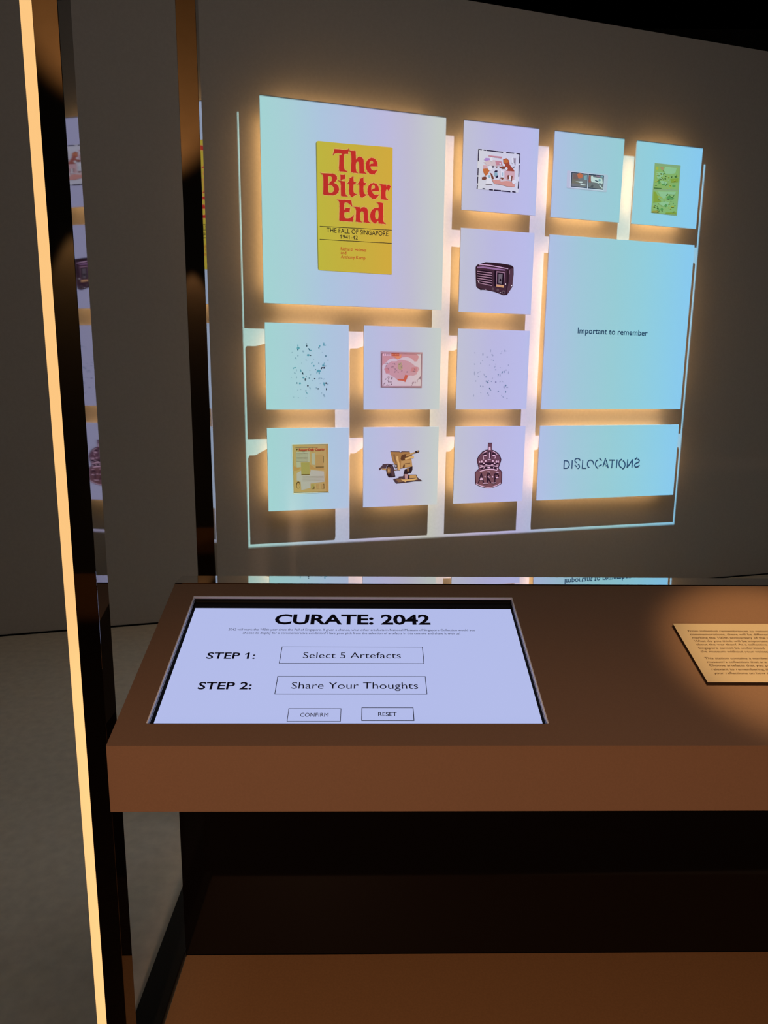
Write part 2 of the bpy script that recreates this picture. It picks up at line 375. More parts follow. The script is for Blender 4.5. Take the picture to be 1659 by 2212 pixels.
 'gun': [('gdark',[[(-713,9858),(-519,10009),(-451,10141),(-105,10160),(243,10103),(336,10145),(244,10047),(-127,10089),(-240,9846),(-517,9853),(-666,9745)]]),('gtan2',[[(-517,9853),(-171,9833),(-170,9733),(-470,9774)]]),('gbrown',[[(340,9776),(667,9790),(668,9712),(365,9686)]]),('gblack',[[(1112,9768),(1416,9873),(1626,9981),(1627,9710),(1528,9521),(1305,9470),(1092,9521)]]),('gbrown',[[(1206,9788),(1393,9840),(1385,9626),(1220,9608)]]),('gtan',[[(70,10985),(697,10958),(767,10906),(859,10960),(1398,10946),(1458,10815),(1548,10410),(1615,9936),(1181,9879),(783,9821),(644,9735),(525,9872),(383,10100),(240,10326),(180,10550)]]),('gdark',[[(66,10989),(696,10967),(772,10912),(859,10969),(1402,10955),(1407,10917),(883,10919),(772,10872),(685,10923),(82,10947)]]),('gtan2',[[(822,10336),(1548,10399),(1599,9948),(1181,9884),(794,9855)]]),('gbrown',[[(258,10771),(374,10791),(475,10187),(452,10143)]]),('gdkbr',[[(840,10693),(1072,10778),(1189,10775),(1168,10664),(1076,10532),(1079,10375),(869,10335),(774,10471)]]),('gtan3',[[(1100,10520),(1590,10667),(1713,10642),(1711,10497),(1523,10489),(1102,10397)]]),('gdkbr',[[(1076,10577),(1590,10705),(1591,10660),(1100,10520)]]),('gtan2',[[(1121,10687),(1797,10932),(1823,10835),(1168,10637)]]),('gblack',[[(1778,10955),(2055,11024),(2099,10960),(2039,10876),(1823,10835)]]),('gtan2',[[(1961,10990),(2020,11002),(2006,10913),(1951,10900)]]),('gtan3',[[(492,10655),(608,10653),(654,10317),(708,10182),(750,9710),(649,9712),(555,10252),(471,10433)]]),('gdkbr',[[(990,10086),(1083,10084),(1075,9882),(923,9863)]]),('gbrown',[[(1082,10162),(1458,10192),(1459,10138),(1083,10117)]]),('gblack',[[(559,9984),(551,9924),(527,9876),(492,9850),(452,9851),(417,9878),(391,9927),(382,9988),(390,10048),(414,10095),(449,10121),(488,10121),(524,10093),(549,10044)]]),('white',[[(507,9996),(503,9961),(491,9933),(472,9918),(452,9919),(433,9935),(419,9963),(414,9998),(418,10033),(431,10061),(449,10076),(470,10075),(489,10059),(502,10031)]]),('gblack',[[(-205,9756),(-190,9934),(-104,10066),(58,10096),(221,10047),(316,9900),(354,9653),(428,9287),(161,9265),(-25,9277),(-143,9441)]]),('gdark',[[(59,10018),(198,10014),(293,9833),(346,9338),(183,9320),(109,9659)]]),('gbrown',[[(113,9715),(100,9613),(61,9532),(4,9488),(-60,9490),(-118,9537),(-159,9620),(-174,9722),(-161,9823),(-122,9904),(-65,9948),(-1,9946),(57,9900),(98,9817)]]),('gtan2',[[(28,9717),(22,9659),(7,9612),(-16,9587),(-42,9588),(-65,9614),(-82,9661),(-88,9720),(-83,9778),(-68,9824),(-45,9849),(-19,9849),(4,9822),(21,9775)]]),('gdark',[[(279,9138),(675,9194),(662,9285),(955,9299),(1024,9410),(1377,9389),(1898,9387),(1997,9180),(2335,8954),(1787,8958),(1103,8877),(493,8838)]]),('gbrown',[[(466,9099),(863,9166),(1149,8954),(632,8902)]]),('gtan2',[[(1402,9343),(1862,9376),(1950,9158),(1428,9150)]]),('gtan3',[[(817,9089),(1430,9082),(1950,9147),(2023,9065),(1763,9004),(1219,8975),(1150,8886),(960,8994)]]),('gblack',[[(1077,9769),(1241,9765),(1295,9391),(1000,9445)]]),('gpink',[[(1070,9443),(1329,9424),(1287,9120),(1111,9114)]]),('gblack',[[(1335,9402),(1424,9388),(1405,9128),(1299,9131)]])],
 'badge': [('bdark',[[(7053,11449),(7363,11444),(7363,10977),(7450,10941),(7719,10815),(7936,10620),(8059,10425),(8113,10267),(8090,10145),(8022,9954),(7940,9657),(8118,9512),(8220,9369),(8235,8609),(8010,8474),(7634,8344),(7254,8321),(6873,8360),(6491,8486),(6204,8635),(6148,9406),(6265,9524),(6428,9677),(6361,9957),(6268,10202),(6291,10357),(6394,10580),(6610,10800),(6904,10951),(7053,10983)]]),('bmid',[[(7060,11392),(7351,11388),(7352,10937),(7433,10902),(7687,10780),(7891,10592),(8006,10404),(8058,10251),(8036,10134),(7972,9949),(7895,9663),(8063,9524),(8158,9385),(8173,8652),(7962,8522),(7609,8396),(7252,8374),(6894,8411),(6535,8532),(6264,8676),(6211,9419),(6321,9534),(6474,9681),(6411,9951),(6323,10188),(6344,10338),(6441,10553),(6644,10766),(6920,10911),(7060,10942)]]),('bmid2',[[(6232,9403),(6510,9501),(7221,9605),(7832,9502),(8144,9353),(8156,8647),(7726,8430),(7252,8383),(6775,8460),(6277,8686)]]),('bdark',[[(6538,9735),(7212,9833),(7879,9738),(7848,9581),(7219,9658),(6580,9621)]]),('blite',[[(6510,9501),(6919,9621),(7219,9658),(7523,9633),(7830,9555),(7824,9485),(7527,9545),(7222,9574),(6922,9543),(6530,9457)]]),('blite',[[(6499,9788),(6852,9879),(7209,9906),(7550,9881),(7886,9799),(7879,9750),(7553,9816),(7212,9841),(6873,9820),(6519,9741)]]),('blite',[[(7081,9792),(7289,9787),(7293,9705),(7085,9705)]]),('blite',[[(6800,9764),(6879,9774),(6860,9680),(6781,9668)]]),('blite',[[(7518,9759),(7586,9757),(7590,9663),(7525,9664)]]),('blite',[[(7785,9714),(7852,9703),(7849,9572),(7801,9582)]]),('bdark',[[(7086,10844),(7322,10839),(7304,10353),(7134,10357)]]),('blite',[[(7158,10790),(7226,10789),(7228,10372),(7176,10356)]]),('blite',[[(7124,11172),(7248,11170),(7276,10944),(7129,10947)]]),('bdark',[[(7040,10359),(7342,10353),(7346,10248),(7063,10254)]]),('blite',[[(7060,10327),(7324,10322),(7303,10277),(7090,10281)]]),('bdark',[[(6671,10678),(6966,10794),(6964,10621),(6728,10642)]]),('bdark',[[(7419,10768),(7669,10677),(7634,10608),(7407,10612)]]),('blite',[[(6655,10609),(6954,10629),(6979,10568),(6864,10527),(6768,10586)]]),('blite',[[(7408,10577),(7519,10627),(7681,10607),(7563,10479),(7448,10533)]]),('blite',[[(6703,10692),(6850,10775),(7006,10868),(6976,10909),(6820,10817),(6674,10733)]]),('blite',[[(7432,10846),(7575,10766),(7770,10607),(7799,10638),(7602,10799),(7454,10881)]]),('blite',[[(6710,10535),(6733,10432),(6757,10293),(6802,10297),(6777,10437),(6755,10541)]]),('blite',[[(7631,10495),(7580,10357),(7634,10337),(7685,10476)]]),('bdark',[[(6489,10058),(7182,10095),(7904,10044),(7892,9887),(7189,9938),(6532,9901)]]),('blite',[[(6698,10158),(6689,10109),(6660,10079),(6623,10080),(6592,10111),(6578,10160),(6588,10209),(6617,10239),(6654,10238),(6685,10207)]]),('blite',[[(6992,10195),(6981,10154),(6948,10129),(6906,10130),(6871,10156),(6856,10198),(6868,10238),(6901,10263),(6942,10262),(6977,10236)]]),('blite',[[(7540,10183),(7528,10148),(7495,10127),(7453,10128),(7418,10151),(7403,10186),(7415,10220),(7448,10241),(7490,10240),(7525,10218)]]),('blite',[[(7821,10133),(7809,10086),(7774,10058),(7729,10059),(7692,10089),(7676,10136),(7688,10183),(7723,10212),(7767,10211),(7805,10181)]]),('blite',[[(6859,10032),(6849,10006),(6819,9990),(6782,9991),(6751,10008),(6739,10035),(6749,10061),(6779,10077),(6816,10076),(6847,10059)]]),('blite',[[(7670,10014),(7659,9988),(7627,9972),(7587,9973),(7554,9990),(7541,10017),(7552,10043),(7584,10059),(7624,10058),(7657,10041)]]),('blite',[[(7071,9954),(7055,9936),(7010,9926),(6954,9927),(6908,9940),(6890,9959),(6907,9977),(6952,9987),(7007,9986),(7053,9973)]]),('blite',[[(7520,9939),(7502,9921),(7455,9910),(7397,9912),(7349,9924),(7330,9943),(7348,9961),(7394,9972),(7453,9970),(7501,9958)]]),('blite',[[(6523,10144),(6517,10103),(6499,10079),(6476,10079),(6457,10105),(6448,10146),(6454,10186),(6471,10211),(6494,10211),(6514,10185)]]),('blite',[[(7925,10131),(7921,10080),(7905,10048),(7884,10049),(7866,10081),(7857,10132),(7861,10184),(7877,10215),(7898,10215),(7917,10183)]]),('blite',[[(6720,9896),(6699,9882),(6643,9875),(6573,9877),(6517,9887),(6495,9902),(6515,9915),(6571,9923),(6641,9921),(6698,9911)]]),('blite',[[(7911,9895),(7893,9881),(7846,9873),(7787,9874),(7739,9884),(7720,9899),(7738,9913),(7785,9921),(7844,9920),(7892,9910)]]),('blite',[[(6250,8612),(6578,8460),(7060,8329),(7449,8322),(7832,8436),(8162,8611),(8133,8654),(7808,8482),(7437,8371),(7066,8378),(6593,8506),(6271,8656)]]),('bdark',[[(6482,8687),(6673,9347),(6601,9369),(6409,8709)]]),('bdark',[[(6601,9351),(6786,8698),(6859,8711),(6673,9365)]]),('blite',[[(6574,9027),(6735,9023),(6768,8882),(6533,8880)]]),('bdark',[[(7063,9312),(7078,8697),(7154,8694),(7138,9309)]]),('bdark',[[(7098,9281),(7256,9263),(7291,9185),(7242,9085),(7099,9041),(7345,8673),(7399,8702),(7161,9053),(7283,9036),(7356,9179),(7287,9314),(7103,9340)]]),('blite',[[(7118,9117),(7222,9123),(7302,9007),(7129,9064)]]),('bdark',[[(7613,9296),(7648,8697),(7724,8695),(7689,9296)]]),('bdark',[[(7659,9264),(7865,9245),(7918,9148),(7870,9034),(7694,9009),(7710,8947),(7913,8982),(7987,9146),(7895,9300),(7662,9327)]]),('blite',[[(7953,9042),(7941,9011),(7892,8983),(7824,8968),(7764,8972),(7734,8994),(7746,9025),(7796,9053),(7864,9068),(7924,9064)]]),('blite',[[(6966,9095),(6954,9051),(6923,9033),(6890,9053),(6875,9098),(6886,9142),(6918,9160),(6951,9140)]]),('blite',[[(7544,9079),(7533,9035),(7501,9017),(7468,9036),(7453,9082),(7464,9126),(7496,9144),(7529,9124)]]),('blite',[[(6800,8614),(6959,8621),(7147,8615),(7145,8675),(6954,8681),(6792,8674)]]),('blite',[[(7419,8632),(7585,8614),(7769,8630),(7759,8687),(7581,8671),(7422,8688)]]),('blite',[[(7056,9478),(7265,9464),(7267,9394),(7172,9405)]]),('blite',[[(7665,9419),(7874,9413),(7974,9323),(7819,9362)]]),('bdark',[[(6633,10788),(6654,10874),(6628,10881),(6607,10795)]]),('bdark',[[(7482,10891),(7514,10946),(7490,10959),(7458,10904)]]),('bdark',[[(6699,10818),(6720,10904),(6694,10911),(6673,10825)]]),('bdark',[[(7575,10838),(7607,10893),(7583,10905),(7551,10850)]]),('bdark',[[(6765,10848),(6786,10934),(6760,10941),(6739,10855)]]),('bdark',[[(7668,10784),(7700,10839),(7676,10851),(7644,10796)]]),('bdark',[[(6831,10878),(6852,10964),(6827,10970),(6806,10884)]]),('bdark',[[(7761,10730),(7793,10785),(7769,10797),(7737,10742)]]),('bdark',[[(6898,10908),(6919,10994),(6893,11000),(6872,10914)]]),('bdark',[[(7854,10676),(7886,10731),(7862,10744),(7831,10688)]]),('bdark',[[(6964,10938),(6985,11024),(6959,11030),(6938,10944)]]),('bdark',[[(7948,10622),(7980,10677),(7956,10690),(7924,10634)]])],
 'paper': [('npage',[[(-6461,11552),(-4095,11562),(-4069,8375),(-6408,8355)]]),('nedge',[[(-6426,11522),(-4121,11527),(-4104,8400),(-6379,8417)]]),('ntan',[[(-6394,11488),(-4155,11494),(-4144,8448),(-6357,8463)]]),('nbrown',[[(-4286,11437),(-4145,11474),(-4136,8458),(-4262,8442),(-4319,9169),(-4192,10166)]]),('nbrown',[[(-6402,10158),(-5912,9989),(-6151,9856),(-6397,9843)]]),('nbrown',[[(-5314,10251),(-5037,10027),(-4395,9971),(-4375,9891),(-5297,9934)]]),('ngrey',[[(-6213,11056),(-5326,11070),(-5328,10390),(-5907,10383),(-5891,10087),(-6168,10054)]]),('ngrey2',[[(-6172,9699),(-5894,9850),(-5868,9532),(-5341,9538),(-5258,9873),(-4396,9772),(-4370,9090),(-5286,8997),(-5289,8717),(-5889,8577),(-5922,9136),(-6179,9223)]]),('ngrey',[[(-5208,10940),(-4989,10946),(-4985,10184),(-5194,10229)]]),('nolive',[[(-5878,10363),(-5342,10367),(-5340,9567),(-5867,9562)]]),('ntan2',[[(-4940,10866),(-4426,10866),(-4405,10035),(-4932,10044)]]),('ndark',[[(-4450,10748),(-4414,10747),(-4417,10330),(-4449,10331)]]),('ndark',[[(-5867,9611),(-5340,9607),(-5340,9567),(-5867,9562)]]),('ndark',[[(-4932,10084),(-4404,10075),(-4405,10031),(-4932,10040)]]),('nolive',[[(-5242,8956),(-5030,8959),(-5028,8653),(-5225,8635)]]),('ntan2',[[(-4905,8962),(-4714,8964),(-4710,8648),(-4898,8640)]]),('ntan2',[[(-4603,8956),(-4391,8960),(-4383,8638),(-4585,8634)]]),('ndark',[[(-4451,8962),(-4391,8960),(-4383,8638),(-4427,8633),(-4422,8850)]]),('ndark',[[(-5087,8811),(-5031,8809),(-5028,8653),(-5179,8637),(-5078,8710)]]),('ndark',[[(-5939,8928),(-5953,8831),(-5993,8755),(-6049,8713),(-6111,8715),(-6166,8760),(-6204,8839),(-6216,8936),(-6201,9032),(-6162,9109),(-6105,9150),(-6044,9148),(-5989,9103),(-5951,9025)]]),('ntan',[[(-5979,8879),(-5990,8797),(-6018,8732),(-6058,8697),(-6102,8698),(-6142,8736),(-6168,8803),(-6177,8885),(-6166,8967),(-6138,9032),(-6098,9067),(-6054,9066),(-6014,9028),(-5988,8961)]]),('nbrown',[[(-6031,8960),(-6037,8909),(-6052,8868),(-6073,8845),(-6096,8846),(-6116,8870),(-6130,8912),(-6134,8964),(-6129,9015),(-6114,9056),(-6093,9079),(-6070,9078),(-6050,9054),(-6036,9012)]]),('ndark',[[(-6090,11211),(-6094,11192),(-6106,11177),(-6124,11169),(-6143,11170),(-6160,11178),(-6172,11193),(-6176,11212),(-6172,11231),(-6159,11245),(-6142,11253),(-6123,11253),(-6106,11244),(-6094,11229)]]),('nred0',[[(-6239,11354),(-4766,11361),(-4767,11330),(-6239,11318)]]),('nred0',[[(-5820,11085),(-5603,11093),(-5613,11065),(-5741,11060)]]),('nred0',[[(-6175,10958),(-5426,10956),(-5426,10944),(-6176,10946)]]),('nred0',[[(-6177,10876),(-5427,10873),(-5427,10861),(-6177,10864)]]),('nred0',[[(-6178,10793),(-5428,10791),(-5428,10779),(-6178,10782)]]),('nred0',[[(-6179,10711),(-5428,10708),(-5429,10696),(-6179,10699)]]),('nred0',[[(-6180,10629),(-5429,10625),(-5429,10613),(-6180,10617)]]),('nred0',[[(-6181,10546),(-5430,10542),(-5430,10530),(-6181,10534)]]),('nred0',[[(-6182,10464),(-5431,10459),(-5431,10448),(-6182,10452)]]),('nred0',[[(-5799,9471),(-4418,9462),(-4418,9454),(-5799,9463)]]),('nred0',[[(-5800,9381),(-4419,9372),(-4419,9364),(-5800,9373)]]),('nred0',[[(-5801,9292),(-4419,9282),(-4419,9274),(-5801,9284)]]),('nred0',[[(-5802,9202),(-4420,9192),(-4420,9184),(-5802,9194)]])],
 'map': [('mbord',[[(-669,17407),(2180,17413),(2181,15122),(-648,15124)]]),('mpink',[[(-579,17336),(2116,17352),(2127,15241),(-559,15220)]]),('msea',[[(-549,16515),(-293,16731),(-70,16925),(222,16993),(495,16914),(834,17068),(1129,17095),(1405,17015),(1639,16806),(1822,16830),(1932,17131),(1767,17298),(2101,17326),(2127,15252),(-543,15231)]]),('mland',[[(-423,16285),(-357,16434),(-179,16627),(44,16800),(406,16806),(586,16915),(882,16899),(1226,16820),(1527,16654),(1690,16507),(1899,16468),(1982,16340),(1837,16102),(1792,15994),(1563,15905),(1379,15924),(1241,15880),(1152,15707),(1018,15480),(903,15554),(514,15593),(283,15783),(-36,15950),(-308,16032)]]),('mrose',[[(-356,16370),(-87,16417),(-38,16078),(-286,16053)]]),('mrose',[[(1461,16440),(1853,16456),(1766,16144),(1374,16182)]]),('mred',[[(467,15678),(923,15694),(1011,15963),(1206,15933),(1030,15491),(903,15558),(513,15598)]]),('molive',[[(521,16681),(747,16748),(855,16388),(687,16226),(503,16362)]]),('mwhite',[[(-500,17306),(49,17306),(52,17127),(-476,17128)]]),('mred',[[(60,17317),(591,17313),(594,17138),(63,17138)]]),('morange',[[(176,17130),(605,17138),(739,17299),(720,17066),(517,16956),(403,16997)]]),('mpur',[[(-422,17265),(-372,17266),(-371,17151),(-421,17150)]]),('mpur',[[(-310,17268),(-260,17269),(-259,17153),(-309,17152)]]),('mpur',[[(-198,17270),(-148,17271),(-147,17155),(-196,17154)]]),('mpur',[[(-74,17272),(-25,17273),(-23,17158),(-73,17157)]]),('morange',[[(118,17255),(158,17256),(159,17182),(118,17181)]]),('morange',[[(208,17257),(248,17258),(249,17184),(209,17183)]]),('morange',[[(309,17259),(350,17260),(351,17186),(310,17185)]]),('morange',[[(422,17261),(463,17262),(464,17188),(423,17187)]]),('morange',[[(513,17263),(554,17264),(555,17190),(514,17189)]]),('mpur',[[(207,16646),(192,16636),(165,16638),(145,16651),(148,16664),(171,16668),(198,16660)]]),('mpur',[[(564,16109),(537,16104),(502,16124),(487,16154),(502,16171),(536,16163),(564,16136)]]),('mpur',[[(824,16537),(809,16534),(791,16543),(783,16559),(791,16569),(809,16566),(824,16552)]]),('mpur',[[(1674,16184),(1647,16176),(1610,16193),(1591,16222),(1605,16241),(1641,16236),(1672,16211)]]),('mpur',[[(292,16305),(299,16330),(332,16349),(366,16346),(375,16324),(353,16300),(316,16291)]]),('mpur',[[(-95,16307),(-118,16300),(-151,16314),(-169,16338),(-159,16354),(-128,16350),(-99,16329)]]),('mpur',[[(663,16620),(643,16641),(644,16683),(664,16714),(690,16711),(701,16676),(689,16636)]]),('mpur',[[(281,16123),(283,16149),(310,16168),(340,16167),(353,16145),(337,16120),(305,16111)]]),('mpur',[[(782,16445),(760,16438),(729,16449),(710,16471),(719,16486),(749,16484),(776,16466)]]),('mpur',[[(318,16185),(310,16195),(313,16211),(326,16220),(337,16215),(340,16201),(331,16187)]]),('mpur',[[(236,16378),(249,16393),(279,16397),(303,16387),(303,16371),(279,16361),(249,16364)]]),('mpur',[[(110,16436),(89,16430),(71,16443),(70,16463),(87,16477),(108,16473),(119,16455)]]),('mpur',[[(402,16237),(407,16257),(429,16268),(453,16262),(459,16244),(444,16227),(418,16223)]]),('mpur',[[(-115,16650),(-131,16666),(-129,16687),(-109,16698),(-86,16691),(-79,16670),(-91,16652)]]),('mpur',[[(204,16504),(193,16489),(172,16488),(157,16501),(159,16518),(177,16527),(197,16521)]]),('mpur',[[(1096,16153),(1113,16175),(1156,16186),(1194,16177),(1198,16155),(1164,16137),(1119,16136)]]),('mpur',[[(-260,16479),(-287,16491),(-304,16530),(-301,16566),(-278,16573),(-253,16545),(-245,16503)]]),('mpur',[[(1706,16319),(1682,16317),(1646,16335),(1624,16360),(1633,16373),(1667,16364),(1699,16340)]]),('mpur',[[(626,16612),(599,16610),(580,16629),(583,16654),(606,16667),(632,16658),(641,16634)]]),('mpur',[[(-285,16661),(-308,16660),(-322,16675),(-315,16695),(-294,16704),(-273,16697),(-269,16677)]]),('mpur',[[(331,16628),(305,16626),(266,16649),(244,16677),(255,16691),(291,16680),(325,16651)]]),('mpur',[[(-170,16666),(-187,16653),(-208,16657),(-216,16676),(-206,16695),(-186,16700),(-170,16687)]]),('mpur',[[(-202,16390),(-220,16372),(-244,16374),(-255,16396),(-245,16420),(-221,16428),(-202,16415)]]),('mpur',[[(796,16202),(771,16212),(762,16238),(777,16260),(805,16262),(824,16243),(820,16216)]]),('mpur',[[(204,16444),(187,16437),(172,16445),(171,16462),(184,16474),(201,16473),(210,16460)]]),('mpur',[[(1580,16183),(1562,16184),(1538,16203),(1526,16225),(1534,16233),(1558,16221),(1578,16199)]]),('mpur',[[(1560,15370),(1545,15330),(1529,15333),(1528,15375),(1543,15414),(1559,15411)]]),('mpur',[[(1550,15464),(1536,15425),(1520,15427),(1518,15469),(1533,15508),(1549,15506)]]),('mpur',[[(1487,15293),(1472,15254),(1456,15256),(1455,15298),(1470,15337),(1486,15335)]]),('mpur',[[(2060,15784),(2045,15744),(2029,15747),(2028,15789),(2043,15828),(2059,15825)]]),('mpur',[[(2107,15792),(2092,15753),(2076,15755),(2074,15797),(2089,15836),(2105,15834)]]),('mpur',[[(2040,15783),(2025,15743),(2009,15746),(2008,15788),(2023,15827),(2039,15825)]]),('mpur',[[(1959,15739),(1945,15699),(1928,15702),(1927,15743),(1942,15783),(1958,15780)]]),('mpur',[[(1744,15484),(1730,15445),(1714,15447),(1712,15489),(1727,15529),(1743,15526)]]),('mpur',[[(1535,15454),(1521,15414),(1505,15417),(1504,15459),(1518,15498),(1534,15495)]]),('mpur',[[(2039,15823),(2024,15784),(2008,15786),(2006,15828),(2021,15867),(2037,15865)]]),('mpur',[[(1628,15487),(1613,15447),(1597,15450),(1596,15492),(1611,15531),(1627,15529)]]),('mpur',[[(1966,15728),(1951,15688),(1935,15691),(1934,15733),(1949,15772),(1965,15769)]]),('mpur',[[(1978,15718),(1963,15679),(1947,15682),(1946,15723),(1960,15763),(1976,15760)]]),('mpur',[[(1860,15658),(1845,15619),(1829,15621),(1828,15663),(1843,15702),(1859,15700)]]),('mpur',[[(1577,15491),(1562,15452),(1546,15454),(1545,15496),(1560,15535),(1576,15533)]]),('mpur',[[(2082,15724),(2068,15685),(2052,15687),(2050,15729),(2065,15769),(2081,15766)]]),('mpur',[[(2091,15866),(2076,15827),(2060,15829),(2058,15871),(2073,15910),(2089,15908)]]),('mpur',[[(1872,15568),(1857,15529),(1841,15532),(1840,15573),(1855,15613),(1871,15610)]]),('mpur',[[(134,15746),(113,15744),(83,15761),(67,15784),(77,15796),(105,15787),(130,15765)]]),('mpur',[[(-20,15825),(-28,15806),(-57,15789),(-86,15785),(-93,15798),(-73,15818),(-41,15830)]]),('mpur',[[(-36,15491),(-55,15483),(-89,15490),(-112,15508),(-107,15522),(-78,15522),(-46,15508)]]),('mpur',[[(152,15740),(150,15720),(126,15697),(98,15687),(88,15698),(103,15722),(132,15741)]]),('mpur',[[(152,15819),(132,15814),(100,15827),(81,15848),(88,15861),(117,15856),(146,15837)]]),('mpur',[[(-388,15342),(-407,15335),(-440,15344),(-462,15363),(-456,15376),(-427,15375),(-397,15360)]]),('mpur',[[(126,15497),(105,15493),(73,15506),(54,15527),(62,15540),(91,15535),(119,15516)]]),('mpur',[[(-329,15449),(-340,15432),(-373,15421),(-402,15424),(-406,15438),(-381,15454),(-347,15458)]]),('mpur',[[(142,15385),(127,15370),(93,15366),(65,15374),(64,15388),(91,15399),(126,15397)]]),('mpur',[[(-120,15850),(-124,15831),(-149,15808),(-176,15800),(-186,15811),(-170,15834),(-141,15852)]]),('mpur',[[(-67,15533),(-87,15528),(-119,15541),(-139,15561),(-131,15574),(-103,15570),(-74,15551)]]),('mpur',[[(-56,15768),(-68,15752),(-101,15742),(-130,15746),(-134,15760),(-109,15775),(-74,15778)]]),('mpur',[[(46,15556),(43,15537),(19,15514),(-8,15504),(-18,15515),(-3,15539),(25,15557)]]),('mpur',[[(99,15371),(94,15352),(67,15331),(39,15325),(30,15337),(47,15359),(78,15374)]]),('mpur',[[(-101,15600),(-120,15594),(-154,15603),(-175,15621),(-169,15635),(-140,15634),(-110,15618)]]),('mpur',[[(-256,15703),(-271,15689),(-305,15685),(-333,15693),(-334,15708),(-306,15718),(-272,15715)]]),('mpur',[[(182,15809),(176,15790),(148,15770),(120,15765),(111,15777),(130,15799),(161,15813)]]),('mpur',[[(-42,15314),(-57,15301),(-91,15298),(-119,15307),(-119,15322),(-91,15331),(-57,15327)]]),('mpur',[[(-172,15315),(-191,15308),(-224,15317),(-247,15335),(-241,15349),(-211,15348),(-181,15333)]]),('mpur',[[(-421,15330),(-429,15311),(-459,15295),(-488,15292),(-495,15306),(-474,15325),(-441,15336)]]),('mpur',[[(-592,17335),(-572,15220),(-545,15221),(-566,17336)]]),('mpur',[[(-559,15203),(2128,15224),(2127,15245),(-559,15225)]]),('mpur',[[(2100,17352),(2116,15241),(2139,15241),(2123,17352)]]),('mpur',[[(-579,17327),(2116,17344),(2116,17361),(-579,17344)]])],
